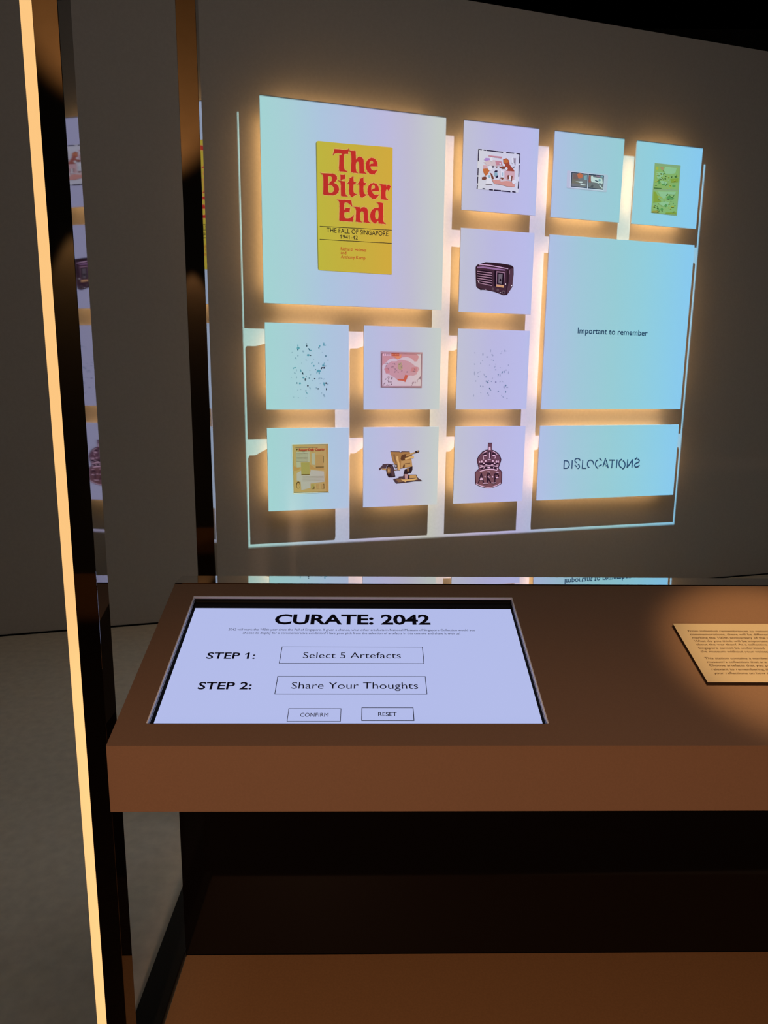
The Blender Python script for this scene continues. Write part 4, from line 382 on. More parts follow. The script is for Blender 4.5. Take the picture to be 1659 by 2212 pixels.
 'dots_a': [('k2',[[(-5877,17496),(-5900,17439),(-5956,17408),(-6020,17417),(-6061,17462),(-6061,17522),(-6018,17569),(-5954,17581),(-5898,17552)]]),('k2',[[(-5961,17648),(-5969,17591),(-5988,17561),(-6009,17571),(-6022,17616),(-6022,17676),(-6007,17723),(-5986,17733),(-5967,17704)]]),('k3',[[(-5962,17395),(-5971,17367),(-5996,17352),(-6023,17356),(-6041,17379),(-6040,17409),(-6022,17432),(-5995,17438),(-5971,17424)]]),('k4',[[(-5412,17770),(-5418,17742),(-5432,17727),(-5447,17731),(-5457,17754),(-5456,17784),(-5446,17807),(-5431,17813),(-5417,17798)]]),('k4',[[(-5400,17650),(-5409,17607),(-5431,17584),(-5455,17591),(-5471,17625),(-5470,17671),(-5454,17706),(-5429,17714),(-5408,17692)]]),('k3',[[(-5249,17442),(-5215,17380),(-5210,17337),(-5238,17334),(-5285,17371),(-5330,17432),(-5350,17488),(-5338,17512),(-5298,17494)]]),('k2',[[(-5136,17369),(-5146,17338),(-5170,17320),(-5198,17326),(-5216,17351),(-5215,17384),(-5197,17410),(-5169,17416),(-5145,17400)]]),('k2',[[(-4587,17629),(-4617,17589),(-4651,17575),(-4672,17594),(-4671,17637),(-4648,17684),(-4614,17713),(-4585,17710),(-4574,17677)]]),('k3',[[(-4625,17535),(-4636,17512),(-4663,17499),(-4694,17503),(-4714,17521),(-4714,17545),(-4694,17564),(-4663,17569),(-4636,17557)]]),('k1',[[(-4568,17459),(-4573,17444),(-4587,17436),(-4603,17439),(-4613,17450),(-4613,17465),(-4602,17477),(-4587,17480),(-4573,17473)]]),('k2',[[(-4317,17774),(-4327,17703),(-4352,17664),(-4380,17677),(-4398,17734),(-4397,17810),(-4379,17868),(-4351,17882),(-4326,17845)]]),('k2',[[(-4195,17729),(-4207,17708),(-4247,17687),(-4296,17677),(-4331,17681),(-4336,17699),(-4308,17721),(-4261,17737),(-4216,17741)]]),('k1',[[(-5609,17256),(-5646,17240),(-5693,17254),(-5728,17291),(-5735,17333),(-5711,17361),(-5666,17362),(-5623,17335),(-5600,17293)]]),('k1',[[(-5955,17044),(-5966,17004),(-5993,16982),(-6023,16989),(-6043,17021),(-6042,17063),(-6022,17096),(-5991,17104),(-5965,17083)]]),('k1',[[(-6101,16901),(-6080,16854),(-6086,16816),(-6117,16807),(-6158,16829),(-6189,16873),(-6197,16918),(-6177,16943),(-6139,16936)]]),('k2',[[(-5255,17090),(-5278,17047),(-5335,17024),(-5400,17030),(-5441,17064),(-5441,17109),(-5398,17145),(-5334,17154),(-5277,17133)]]),('k4',[[(-5166,17070),(-5175,17047),(-5197,17035),(-5221,17038),(-5237,17057),(-5237,17081),(-5221,17100),(-5196,17104),(-5174,17093)]]),('k3',[[(-4198,17055),(-4207,17018),(-4229,16998),(-4254,17004),(-4270,17034),(-4270,17074),(-4254,17104),(-4229,17112),(-4207,17092)]]),('k1',[[(-4060,16790),(-4069,16756),(-4091,16737),(-4116,16743),(-4133,16771),(-4132,16807),(-4116,16836),(-4091,16842),(-4069,16825)]]),('k1',[[(-5416,16755),(-5437,16744),(-5478,16748),(-5520,16766),(-5543,16788),(-5537,16805),(-5504,16809),(-5459,16798),(-5425,16776)]]),('k2',[[(-5099,16601),(-5131,16562),(-5161,16548),(-5175,16567),(-5166,16608),(-5139,16653),(-5106,16681),(-5083,16679),(-5080,16647)]]),('k2',[[(-4951,16441),(-4963,16406),(-4993,16388),(-5027,16394),(-5049,16421),(-5049,16458),(-5027,16486),(-4992,16493),(-4963,16475)]]),('k1',[[(-4643,16602),(-4654,16564),(-4682,16544),(-4713,16551),(-4733,16581),(-4733,16620),(-4712,16651),(-4681,16658),(-4654,16639)]]),('k2',[[(-4325,16593),(-4352,16569),(-4375,16563),(-4382,16578),(-4371,16606),(-4347,16634),(-4320,16650),(-4304,16645),(-4306,16623)]]),('k2',[[(-4317,16484),(-4337,16450),(-4387,16430),(-4443,16436),(-4479,16463),(-4479,16500),(-4442,16529),(-4386,16536),(-4337,16519)]]),('k4',[[(-4216,16441),(-4221,16421),(-4235,16410),(-4251,16414),(-4261,16430),(-4261,16451),(-4250,16468),(-4235,16472),(-4221,16461)]]),('k5',[[(-4474,16285),(-4514,16236),(-4549,16219),(-4565,16240),(-4553,16291),(-4520,16347),(-4480,16382),(-4452,16380),(-4450,16342)]]),('k5',[[(-4314,16328),(-4324,16284),(-4349,16261),(-4377,16269),(-4395,16304),(-4395,16350),(-4376,16385),(-4348,16393),(-4323,16371)]]),('k2',[[(-4554,16123),(-4587,16068),(-4669,16038),(-4763,16047),(-4823,16090),(-4823,16148),(-4762,16194),(-4668,16205),(-4586,16177)]]),('k2',[[(-4617,15988),(-4628,15936),(-4652,15908),(-4680,15917),(-4698,15959),(-4698,16014),(-4679,16057),(-4651,16067),(-4627,16039)]]),('k2',[[(-4783,16021),(-4805,15983),(-4828,15966),(-4843,15980),(-4842,16017),(-4825,16060),(-4801,16089),(-4781,16091),(-4774,16064)]]),('k3',[[(-4865,16208),(-4871,16182),(-4885,16168),(-4900,16173),(-4910,16194),(-4910,16221),(-4900,16242),(-4884,16247),(-4871,16234)]]),('k2',[[(-6115,16330),(-6136,16304),(-6198,16276),(-6273,16259),(-6326,16261),(-6331,16282),(-6287,16310),(-6214,16334),(-6146,16342)]]),('k2',[[(-6283,16255),(-6288,16220),(-6302,16202),(-6317,16208),(-6327,16236),(-6326,16272),(-6316,16300),(-6301,16307),(-6287,16289)]]),('k1',[[(-6075,16147),(-6082,16098),(-6099,16072),(-6117,16081),(-6128,16120),(-6128,16172),(-6115,16212),(-6097,16221),(-6081,16195)]]),('k1',[[(-6156,15951),(-6181,15935),(-6219,15940),(-6250,15963),(-6262,15993),(-6247,16017),(-6214,16023),(-6178,16008),(-6155,15980)]]),('k2',[[(-5794,16138),(-5786,16072),(-5798,16033),(-5825,16038),(-5854,16085),(-5872,16153),(-5870,16208),(-5849,16226),(-5819,16199)]]),('k4',[[(-5675,15971),(-5669,15920),(-5680,15888),(-5704,15892),(-5728,15929),(-5742,15981),(-5739,16025),(-5721,16040),(-5695,16019)]]),('k2',[[(-5610,15708),(-5626,15673),(-5664,15654),(-5707,15660),(-5735,15688),(-5735,15725),(-5706,15753),(-5663,15760),(-5625,15742)]]),('k2',[[(-5468,15739),(-5491,15718),(-5513,15715),(-5525,15729),(-5521,15755),(-5503,15780),(-5479,15793),(-5461,15787),(-5456,15766)]]),('k5',[[(-5485,15615),(-5501,15583),(-5539,15566),(-5582,15572),(-5610,15597),(-5610,15631),(-5581,15657),(-5538,15663),(-5500,15647)]]),('k4',[[(-5539,15530),(-5545,15507),(-5558,15494),(-5574,15498),(-5584,15517),(-5583,15541),(-5573,15560),(-5558,15565),(-5544,15553)]]),('k3',[[(-5276,15678),(-5283,15658),(-5303,15647),(-5324,15650),(-5338,15666),(-5338,15688),(-5324,15704),(-5302,15708),(-5283,15698)]]),('k5',[[(-4905,15644),(-4916,15618),(-4943,15603),(-4974,15608),(-4994,15629),(-4994,15656),(-4974,15678),(-4943,15683),(-4915,15669)]]),('k1',[[(-4638,15633),(-4675,15606),(-4711,15606),(-4730,15631),(-4722,15671),(-4691,15706),(-4652,15721),(-4623,15708),(-4617,15673)]]),('k1',[[(-4468,15652),(-4492,15636),(-4535,15637),(-4578,15656),(-4600,15684),(-4591,15707),(-4555,15715),(-4510,15704),(-4475,15679)]]),('k1',[[(-4352,15619),(-4376,15595),(-4397,15589),(-4406,15602),(-4399,15629),(-4379,15657),(-4355,15673),(-4339,15669),(-4338,15648)]]),('k1',[[(-5070,15534),(-5077,15517),(-5097,15508),(-5118,15511),(-5132,15524),(-5132,15543),(-5118,15557),(-5096,15561),(-5077,15552)]]),('k3',[[(-6047,15369),(-6054,15337),(-6074,15320),(-6095,15326),(-6109,15351),(-6108,15385),(-6094,15411),(-6072,15417),(-6054,15400)]]),('k2',[[(-5825,15348),(-5841,15308),(-5879,15286),(-5922,15293),(-5950,15326),(-5949,15368),(-5921,15401),(-5877,15409),(-5840,15388)]]),('k2',[[(-4296,15330),(-4287,15249),(-4308,15198),(-4348,15203),(-4389,15261),(-4412,15344),(-4406,15414),(-4373,15438),(-4330,15405)]]),('k5',[[(-4186,15374),(-4197,15339),(-4225,15320),(-4257,15326),(-4277,15354),(-4277,15391),(-4256,15420),(-4225,15427),(-4197,15408)]]),('k1',[[(-4065,15318),(-4077,15275),(-4108,15251),(-4143,15259),(-4165,15294),(-4165,15341),(-4142,15376),(-4107,15385),(-4077,15362)]]),('k5',[[(-5342,15202),(-5355,15167),(-5385,15149),(-5419,15155),(-5441,15183),(-5440,15220),(-5418,15248),(-5384,15255),(-5354,15237)]]),('k1',[[(-5227,15075),(-5209,15019),(-5213,14983),(-5238,14984),(-5271,15021),(-5297,15076),(-5304,15125),(-5289,15143),(-5258,15124)]]),('k1',[[(-4816,15104),(-4801,15071),(-4810,15040),(-4839,15025),(-4873,15034),(-4897,15062),(-4900,15096),(-4880,15121),(-4847,15124)]]),('k4',[[(-4675,15020),(-4690,14994),(-4726,14980),(-4766,14984),(-4793,15005),(-4792,15033),(-4766,15055),(-4725,15060),(-4689,15046)]]),('k4',[[(-4184,15001),(-4190,14951),(-4207,14925),(-4226,14934),(-4238,14974),(-4238,15027),(-4225,15067),(-4206,15076),(-4190,15050)]]),('k3',[[(-5477,14891),(-5488,14868),(-5515,14855),(-5546,14859),(-5566,14878),(-5566,14903),(-5546,14922),(-5515,14926),(-5487,14914)]]),('k2',[[(-5442,14779),(-5428,14734),(-5432,14705),(-5453,14705),(-5480,14734),(-5501,14779),(-5506,14818),(-5492,14833),(-5467,14818)]]),('k1',[[(-4307,14624),(-4287,14553),(-4298,14505),(-4335,14503),(-4381,14548),(-4415,14618),(-4420,14681),(-4394,14708),(-4350,14685)]]),('k1',[[(-4489,14761),(-4495,14738),(-4512,14725),(-4531,14729),(-4543,14748),(-4543,14773),(-4530,14792),(-4512,14797),(-4495,14784)]]),('k1',[[(-6395,15710),(-6402,15693),(-6421,15684),(-6442,15687),(-6456,15700),(-6456,15719),(-6442,15733),(-6420,15736),(-6402,15727)]]),('k1',[[(-6069,15714),(-6076,15671),(-6093,15648),(-6111,15655),(-6123,15690),(-6122,15736),(-6110,15771),(-6091,15779),(-6075,15757)]]),('k1',[[(-5192,15883),(-5210,15853),(-5229,15840),(-5241,15851),(-5241,15880),(-5227,15915),(-5208,15938),(-5191,15939),(-5185,15918)]]),('k1',[[(-6011,14933),(-6018,14915),(-6034,14906),(-6052,14909),(-6064,14923),(-6064,14942),(-6052,14956),(-6033,14959),(-6017,14950)]]),('k1',[[(-5816,14990),(-5822,14973),(-5839,14963),(-5857,14966),(-5869,14980),(-5869,14999),(-5857,15013),(-5838,15016),(-5822,15007)]]),('k1',[[(-6264,14494),(-6271,14477),(-6290,14467),(-6312,14471),(-6326,14485),(-6326,14503),(-6311,14517),(-6290,14521),(-6271,14511)]]),('k1',[[(-5962,14461),(-5971,14444),(-5993,14435),(-6017,14438),(-6033,14452),(-6033,14470),(-6017,14485),(-5992,14488),(-5970,14479)]]),('k1',[[(-5488,14463),(-5495,14445),(-5511,14436),(-5530,14439),(-5542,14453),(-5542,14472),(-5530,14486),(-5511,14490),(-5495,14480)]]),('k1',[[(-6328,17234),(-6335,17217),(-6354,17208),(-6375,17210),(-6389,17224),(-6389,17242),(-6375,17256),(-6353,17260),(-6335,17251)]]),('k1',[[(-5740,16595),(-5746,16578),(-5763,16568),(-5781,16571),(-5793,16585),(-5793,16603),(-5780,16617),(-5762,16621),(-5746,16612)]]),('k1',[[(-4442,17273),(-4448,17256),(-4462,17246),(-4477,17249),(-4487,17263),(-4487,17281),(-4477,17295),(-4461,17299),(-4448,17290)]]),('k1',[[(-5230,16147),(-5236,16127),(-5253,16116),(-5271,16120),(-5283,16136),(-5283,16157),(-5271,16174),(-5252,16178),(-5236,16167)]]),('k1',[[(-4987,16830),(-4992,16812),(-5006,16803),(-5022,16806),(-5031,16820),(-5031,16838),(-5021,16852),(-5006,16855),(-4992,16847)]]),('k1',[[(-4590,15350),(-4607,15329),(-4624,15323),(-4632,15333),(-4628,15355),(-4613,15379),(-4595,15394),(-4582,15392),(-4580,15375)]])],
 'dots_b': [('j1',[[(5906,17454),(5896,17428),(5870,17414),(5841,17418),(5820,17439),(5819,17466),(5838,17487),(5868,17493),(5894,17480)]]),('j1',[[(6506,17366),(6496,17301),(6466,17266),(6429,17278),(6404,17330),(6401,17398),(6423,17451),(6458,17464),(6491,17430)]]),('j1',[[(7042,17608),(7035,17543),(7012,17508),(6985,17520),(6965,17572),(6962,17641),(6978,17693),(7004,17706),(7030,17672)]]),('j1',[[(7194,17359),(7223,17304),(7217,17260),(7178,17248),(7125,17274),(7082,17325),(7070,17378),(7094,17407),(7143,17400)]]),('j1',[[(6861,17202),(6841,17168),(6789,17149),(6729,17154),(6688,17181),(6687,17217),(6725,17245),(6785,17252),(6839,17235)]]),('j2',[[(7270,16978),(7261,16954),(7238,16941),(7210,16945),(7192,16964),(7191,16989),(7208,17008),(7235,17013),(7259,17001)]]),('j1',[[(7152,17006),(7139,16987),(7105,16977),(7065,16980),(7039,16994),(7038,17013),(7063,17029),(7102,17033),(7137,17024)]]),('j1',[[(7798,17452),(7791,17423),(7770,17408),(7745,17413),(7728,17436),(7727,17466),(7742,17490),(7766,17495),(7788,17481)]]),('j1',[[(7845,17578),(7825,17537),(7804,17519),(7793,17531),(7795,17568),(7811,17612),(7833,17643),(7850,17647),(7855,17621)]]),('j1',[[(8102,17630),(8092,17578),(8061,17550),(8024,17559),(7998,17600),(7996,17656),(8018,17698),(8054,17709),(8087,17682)]]),('j1',[[(8192,17612),(8177,17596),(8140,17587),(8097,17589),(8069,17601),(8068,17618),(8095,17631),(8138,17635),(8176,17627)]]),('j1',[[(6475,16954),(6467,16930),(6443,16917),(6416,16921),(6398,16940),(6397,16965),(6414,16984),(6441,16989),(6465,16977)]]),('j1',[[(6348,16770),(6341,16726),(6318,16702),(6291,16710),(6272,16746),(6270,16792),(6286,16829),(6313,16837),(6337,16814)]]),('j1',[[(5930,16713),(5919,16682),(5888,16665),(5852,16670),(5828,16695),(5826,16728),(5849,16754),(5885,16760),(5917,16744)]]),('j1',[[(8393,16692),(8386,16655),(8362,16635),(8334,16641),(8315,16671),(8313,16710),(8330,16740),(8357,16747),(8382,16728)]]),('j2',[[(7483,16363),(7471,16336),(7436,16322),(7397,16326),(7370,16347),(7369,16375),(7394,16396),(7433,16402),(7468,16388)]]),('j1',[[(7393,16551),(7360,16501),(7327,16481),(7309,16500),(7315,16548),(7341,16604),(7376,16641),(7403,16642),(7410,16606)]]),('j1',[[(7424,16737),(7419,16714),(7403,16701),(7385,16705),(7372,16724),(7371,16749),(7382,16768),(7400,16773),(7417,16761)]]),('j1',[[(7803,16514),(7793,16495),(7767,16485),(7736,16488),(7715,16503),(7714,16522),(7734,16537),(7764,16541),(7791,16532)]]),('j3',[[(7953,16182),(7918,16128),(7883,16105),(7866,16125),(7873,16177),(7902,16238),(7939,16279),(7967,16281),(7972,16242)]]),('j2',[[(8104,16258),(8113,16203),(8100,16169),(8070,16172),(8038,16211),(8018,16267),(8021,16315),(8044,16331),(8076,16309)]]),('j1',[[(8242,16353),(8233,16321),(8207,16304),(8176,16309),(8155,16335),(8153,16368),(8172,16394),(8203,16400),(8230,16384)]]),('j1',[[(8428,16192),(8422,16123),(8399,16086),(8371,16099),(8350,16154),(8347,16227),(8362,16283),(8389,16296),(8415,16260)]]),('j2',[[(7686,16021),(7660,16004),(7619,16009),(7584,16032),(7570,16063),(7585,16087),(7620,16093),(7661,16079),(7687,16050)]]),('j1',[[(7805,15971),(7781,15909),(7751,15880),(7730,15897),(7728,15953),(7745,16020),(7773,16069),(7800,16075),(7813,16036)]]),('j1',[[(7643,15957),(7637,15923),(7619,15904),(7598,15911),(7582,15938),(7581,15974),(7594,16002),(7615,16009),(7634,15991)]]),('j1',[[(6164,16149),(6131,16113),(6102,16101),(6093,16117),(6106,16154),(6136,16196),(6168,16221),(6189,16219),(6187,16190)]]),('j1',[[(6306,16218),(6290,16190),(6272,16178),(6259,16188),(6259,16215),(6270,16247),(6288,16268),(6304,16269),(6311,16249)]]),('j1',[[(5927,16119),(5921,16028),(5899,15979),(5872,15996),(5852,16070),(5848,16166),(5863,16241),(5889,16258),(5915,16210)]]),('j1',[[(6214,15910),(6205,15887),(6182,15874),(6154,15878),(6136,15897),(6135,15922),(6152,15941),(6179,15946),(6203,15933)]]),('j1',[[(6624,16034),(6638,15969),(6631,15931),(6607,15938),(6577,15985),(6554,16052),(6551,16107),(6567,16123),(6596,16095)]]),('j2',[[(6788,15886),(6777,15855),(6745,15838),(6709,15843),(6684,15868),(6683,15902),(6705,15928),(6742,15934),(6774,15917)]]),('j2',[[(6862,15555),(6827,15532),(6774,15536),(6729,15566),(6713,15608),(6734,15642),(6780,15652),(6832,15634),(6865,15596)]]),('j2',[[(6947,15619),(6921,15595),(6897,15588),(6885,15602),(6892,15631),(6914,15661),(6940,15678),(6959,15674),(6962,15651)]]),('j3',[[(6943,15511),(6930,15474),(6896,15454),(6857,15461),(6830,15490),(6828,15530),(6853,15560),(6892,15567),(6927,15548)]]),('j2',[[(7177,15585),(7169,15561),(7148,15548),(7124,15552),(7107,15571),(7106,15597),(7121,15616),(7145,15621),(7167,15608)]]),('j4',[[(7520,15551),(7508,15522),(7477,15506),(7440,15511),(7415,15535),(7414,15565),(7437,15589),(7473,15595),(7506,15580)]]),('j1',[[(7236,15779),(7211,15741),(7186,15725),(7173,15739),(7177,15777),(7198,15820),(7224,15849),(7245,15849),(7249,15822)]]),('j1',[[(7841,15616),(7841,15593),(7815,15563),(7776,15542),(7742,15539),(7729,15555),(7743,15582),(7777,15609),(7816,15623)]]),('j1',[[(8022,15556),(8003,15550),(7968,15560),(7934,15579),(7916,15600),(7923,15613),(7952,15610),(7989,15595),(8016,15573)]]),('j3',[[(8260,15307),(8229,15270),(8188,15261),(8158,15282),(8151,15325),(8172,15368),(8210,15392),(8248,15386),(8267,15352)]]),('j1',[[(8163,15224),(8151,15165),(8115,15134),(8071,15145),(8041,15192),(8038,15254),(8064,15301),(8107,15313),(8146,15282)]]),('j1',[[(8412,15205),(8394,15173),(8346,15156),(8290,15161),(8253,15187),(8251,15221),(8286,15247),(8341,15253),(8391,15237)]]),('j2',[[(6385,15272),(6379,15240),(6361,15224),(6340,15229),(6325,15255),(6324,15288),(6337,15314),(6357,15320),(6377,15303)]]),('j1',[[(6581,15283),(6594,15246),(6580,15212),(6544,15197),(6503,15208),(6477,15240),(6478,15277),(6505,15304),(6546,15306)]]),('j5',[[(7085,15113),(7075,15077),(7046,15057),(7013,15063),(6989,15093),(6988,15132),(7009,15163),(7042,15170),(7072,15150)]]),('j3',[[(7140,15036),(7158,15004),(7157,14981),(7138,14977),(7110,14993),(7086,15023),(7077,15052),(7087,15067),(7112,15060)]]),('j2',[[(7738,14933),(7725,14898),(7691,14880),(7651,14886),(7624,14914),(7622,14950),(7647,14979),(7686,14985),(7722,14967)]]),('j3',[[(8265,14905),(8259,14849),(8239,14819),(8213,14829),(8195,14875),(8193,14934),(8207,14979),(8231,14990),(8254,14960)]]),('j2',[[(6953,14805),(6945,14766),(6922,14744),(6894,14752),(6875,14784),(6873,14826),(6890,14858),(6917,14866),(6942,14845)]]),('j1',[[(7002,14694),(7018,14651),(7013,14622),(6990,14621),(6959,14649),(6935,14692),(6929,14731),(6944,14746),(6973,14732)]]),('j2',[[(8096,14524),(8074,14515),(8040,14524),(8011,14546),(8000,14571),(8012,14587),(8041,14587),(8074,14571),(8096,14546)]]),('j1',[[(7962,14666),(7955,14647),(7937,14637),(7915,14640),(7900,14656),(7899,14675),(7913,14691),(7934,14694),(7954,14684)]]),('j1',[[(6433,14833),(6425,14810),(6401,14797),(6374,14801),(6355,14820),(6354,14845),(6371,14865),(6399,14869),(6423,14857)]]),('j1',[[(5914,14637),(5906,14584),(5884,14556),(5856,14566),(5837,14609),(5835,14664),(5851,14707),(5878,14717),(5903,14689)]]),('j1',[[(8412,14460),(8399,14434),(8364,14419),(8324,14424),(8296,14446),(8295,14474),(8320,14496),(8360,14501),(8397,14487)]]),('j1',[[(6035,15604),(6027,15570),(6004,15552),(5977,15558),(5958,15585),(5957,15622),(5973,15649),(6000,15656),(6025,15638)]]),('j1',[[(7017,16670),(7007,16654),(6981,16646),(6951,16648),(6930,16660),(6930,16677),(6949,16690),(6979,16693),(7006,16685)]])],
 'disloc': [('slate',[[(12986,10121),(12994,9512),(13079,9507),(13072,10116)]]),('slate',[[(13011,10045),(13203,10041),(13211,10039),(13272,10017),(13322,9981),(13364,9930),(13393,9869),(13406,9802),(13402,9735),(13381,9675),(13345,9626),(13299,9592),(13251,9574),(13031,9576),(13038,9499),(13265,9498),(13347,9525),(13412,9573),(13459,9638),(13486,9716),(13491,9800),(13475,9884),(13438,9963),(13382,10031),(13311,10082),(13235,10110),(13200,10117),(13006,10121)]]),('slate',[[(13628,10116),(13629,9497),(13715,9491),(13714,10110)]]),('slate',[[(14341,10061),(14334,10107),(14301,10167),(14244,10217),(14173,10251),(14093,10266),(14013,10262),(13941,10239),(13883,10198),(13847,10142),(13838,10078),(13859,10013),(13899,9972),(14019,9876),(14074,9931),(13955,10026),(13935,10043),(13924,10078),(13929,10113),(13950,10145),(13987,10171),(14037,10187),(14093,10190),(14149,10179),(14197,10157),(14232,10126),(14252,10089),(14256,10058)]]),('slate',[[(13871,9730),(14048,9593),(14101,9649),(13925,9786)]]),('slate',[[(14124,9767),(14165,9754),(14195,9734),(14219,9707),(14234,9674),(14238,9639),(14232,9606),(14216,9577),(14191,9555),(14160,9541),(14119,9537),(14138,9461),(14191,9467),(14245,9491),(14287,9528),(14315,9577),(14325,9631),(14317,9687),(14293,9741),(14253,9786),(14201,9821),(14148,9839)]]),('slate',[[(14470,10111),(14468,9477),(14555,9470),(14557,10104)]]),('slate',[[(14512,9471),(14841,9463),(14836,9540),(14507,9548)]]),('slate',[[(15388,9790),(15383,9703),(15355,9631),(15310,9577),(15252,9545),(15190,9536),(15125,9550),(15064,9588),(15012,9647),(14976,9721),(14961,9804),(14969,9884),(14999,9955),(15046,10007),(15104,10036),(15167,10043),(15231,10026),(15292,9986),(15343,9925),(15377,9849),(15390,9762),(15477,9765),(15461,9862),(15419,9958),(15351,10038),(15265,10094),(15167,10119),(15070,10109),(14986,10066),(14922,9996),(14884,9907),(14874,9808),(14892,9706),(14938,9612),(15007,9534),(15095,9481),(15193,9459),(15290,9472),(15373,9518),(15434,9591),(15469,9682),(15476,9778)]]),('slate',[[(15752,10116),(15688,10094),(15629,10053),(15583,9997),(15552,9929),(15536,9854),(15537,9775),(15553,9697),(15586,9623),(15632,9557),(15691,9503),(15760,9464),(15829,9446),(15847,9520),(15791,9534),(15744,9561),(15700,9600),(15664,9652),(15638,9711),(15624,9776),(15623,9841),(15636,9902),(15661,9955),(15696,9997),(15737,10027),(15790,10044)]]),('slate',[[(15831,10194),(16048,10011),(16106,10064),(15889,10248)]]),('slate',[[(15882,9593),(16123,9710),(16075,9779),(15835,9662)]]),('slate',[[(16256,9582),(16432,10189),(16346,10215),(16170,9608)]]),('slate',[[(16397,10079),(16617,9469),(16701,9486),(16481,10096)]]),('slate',[[(16297,9760),(16430,9717),(16454,9789),(16321,9833)]]),('slate',[[(16442,9600),(16553,9614),(16533,9691),(16422,9677)]]),('slate',[[(16710,10018),(17177,10008),(17171,10086),(16704,10096)]]),('slate',[[(16914,10056),(16909,9475),(16998,9467),(17003,10048)]]),('slate',[[(17314,10088),(17306,9490),(17395,9481),(17403,10080)]]),('slate',[[(17733,10129),(17666,10113),(17601,10075),(17550,10020),(17514,9953),(17494,9876),(17492,9795),(17508,9713),(17540,9635),(17587,9565),(17647,9508),(17719,9467),(17790,9447),(17808,9522),(17751,9537),(17702,9565),(17657,9607),(17620,9662),(17594,9725),(17582,9792),(17583,9860),(17599,9922),(17627,9975),(17665,10015),(17709,10041),(17764,10054)]]),('slate',[[(17827,9956),(17880,9931),(17924,9895),(17962,9847),(17991,9790),(18010,9726),(18016,9661),(18008,9598),(17989,9541),(17959,9494),(17921,9459),(17878,9438),(17826,9430),(17851,9353),(17916,9364),(17980,9396),(18033,9444),(18073,9505),(18097,9576),(18106,9652),(18099,9731),(18076,9809),(18040,9880),(17989,9943),(17928,9993),(17864,10024)]]),('slate',[[(18208,10086),(18202,9485),(18293,9476),(18299,10078)]]),('slate',[[(18636,10078),(18612,9476),(18702,9465),(18727,10068)]]),('slate',[[(18634,10080),(18226,9520),(18304,9473),(18712,10034)]]),('slate',[[(18894,10030),(19083,10166),(19020,10229),(18832,10092)]]),('slate',[[(19082,10026),(19185,10022),(19208,9969),(19181,9902),(19027,9840),(18857,9740),(18821,9596),(18942,9470),(19134,9456),(19325,9590),(19262,9653),(19093,9530),(18977,9540),(18909,9609),(18930,9687),(19078,9770),(19247,9842),(19299,9963),(19230,10086),(19082,10104)]])],
}

# ------------------------------------------------------------------ materials of the room
M_WALL = mat('wall_paint', (0.60, 0.575, 0.55), 0.75, 0.2, 0.03, 60, bump=0.05)
M_FLOOR = mat('floor_vinyl', (0.72, 0.67, 0.57), 0.55, 0.3, 0.08, 25)
M_BLACK = mat('ceiling_black', (0.004, 0.004, 0.004), 0.9, 0.0)
M_CONSOLE = mat('console_brown_paint', (0.21, 0.118, 0.072), 0.55, 0.25, 0.04, 300, bump=0.03)
M_GLOSS = mat('black_mirror_steel', (0.30, 0.30, 0.30), 0.03, 0.5, metal=1.0)
M_LEDGE = mat('black_mirror_glass', (0.78, 0.78, 0.78), 0.01, 0.5, metal=1.0)
M_KICK = mat('black_glass_panel', (0.004, 0.003, 0.003), 0.06, 0.5, ior=1.38)
M_PLAT = mat('foot_plate_brown', (0.52, 0.28, 0.13), 0.5, 0.25, 0.06, 200)
M_RAIL = mat('rail_black', (0.012, 0.012, 0.011), 0.35, 0.3)
M_LED = mat('led_diffuser', (0.8, 0.7, 0.5), 0.5, 0.2, emit=(0.96, 0.56, 0.215, 1.0))
M_BOARD = mat('panel_board', (0.60, 0.60, 0.60), 0.8, 0.1)
M_FRUST = mat('panel_backing', (0.45, 0.42, 0.38), 0.8, 0.1)
M_TAPE = mat('warm_led_tape', (0.8, 0.7, 0.5), 0.5, 0.2, emit=(1.0, 0.57, 0.215, 10.5))

# ------------------------------------------------------------------ structure
def struct(o):
    o['kind'] = 'structure'
    return o

struct(wbox('wall_back', -6.5, 9.0, -1e-4, 3.8918, -0.15, 0.0, M_WALL))
struct(mesh_obj('floor', [(-8, -5, 0), (10, -5, 0), (10, 9, 0), (-8, 9, 0)], [(0, 1, 2, 3)], M_FLOOR))
struct(wbox('shadow_gap_back', -6.5, 9.0, 0.0, 0.010, 0.0, 0.004, M_BLACK))  # black strip standing in for the shaded gap at the wall foot
struct(mesh_obj('unseen_sheet_1', [(-8, -2.999, 0.003), (10, -2.999, 0.003), (10, 1.33, 0.003), (-8, 1.33, 0.003)], [(0, 1, 2, 3)], mat('dark_floor_sheet', (0.055, 0.027, 0.013), 0.95, 0.0, 0.15, 120)))  # unseen dark sheet added so posts and foot panel reflect darkness
struct(mesh_obj('ceiling', [(-8, -5, 5.6), (10, -5, 5.6), (10, 9, 5.6), (-8, 9, 5.6)], [(3, 2, 1, 0)], M_BLACK))
struct(mesh_obj('wall_front', [(-8, -3.0, 0), (10, -3.0, 0), (10, -3.0, 5.6), (-8, -3.0, 5.6)], [(3, 2, 1, 0)], mat('dark_wall_paint', (0.055, 0.045, 0.035), 0.8, 0.1, 0.05, 10)))

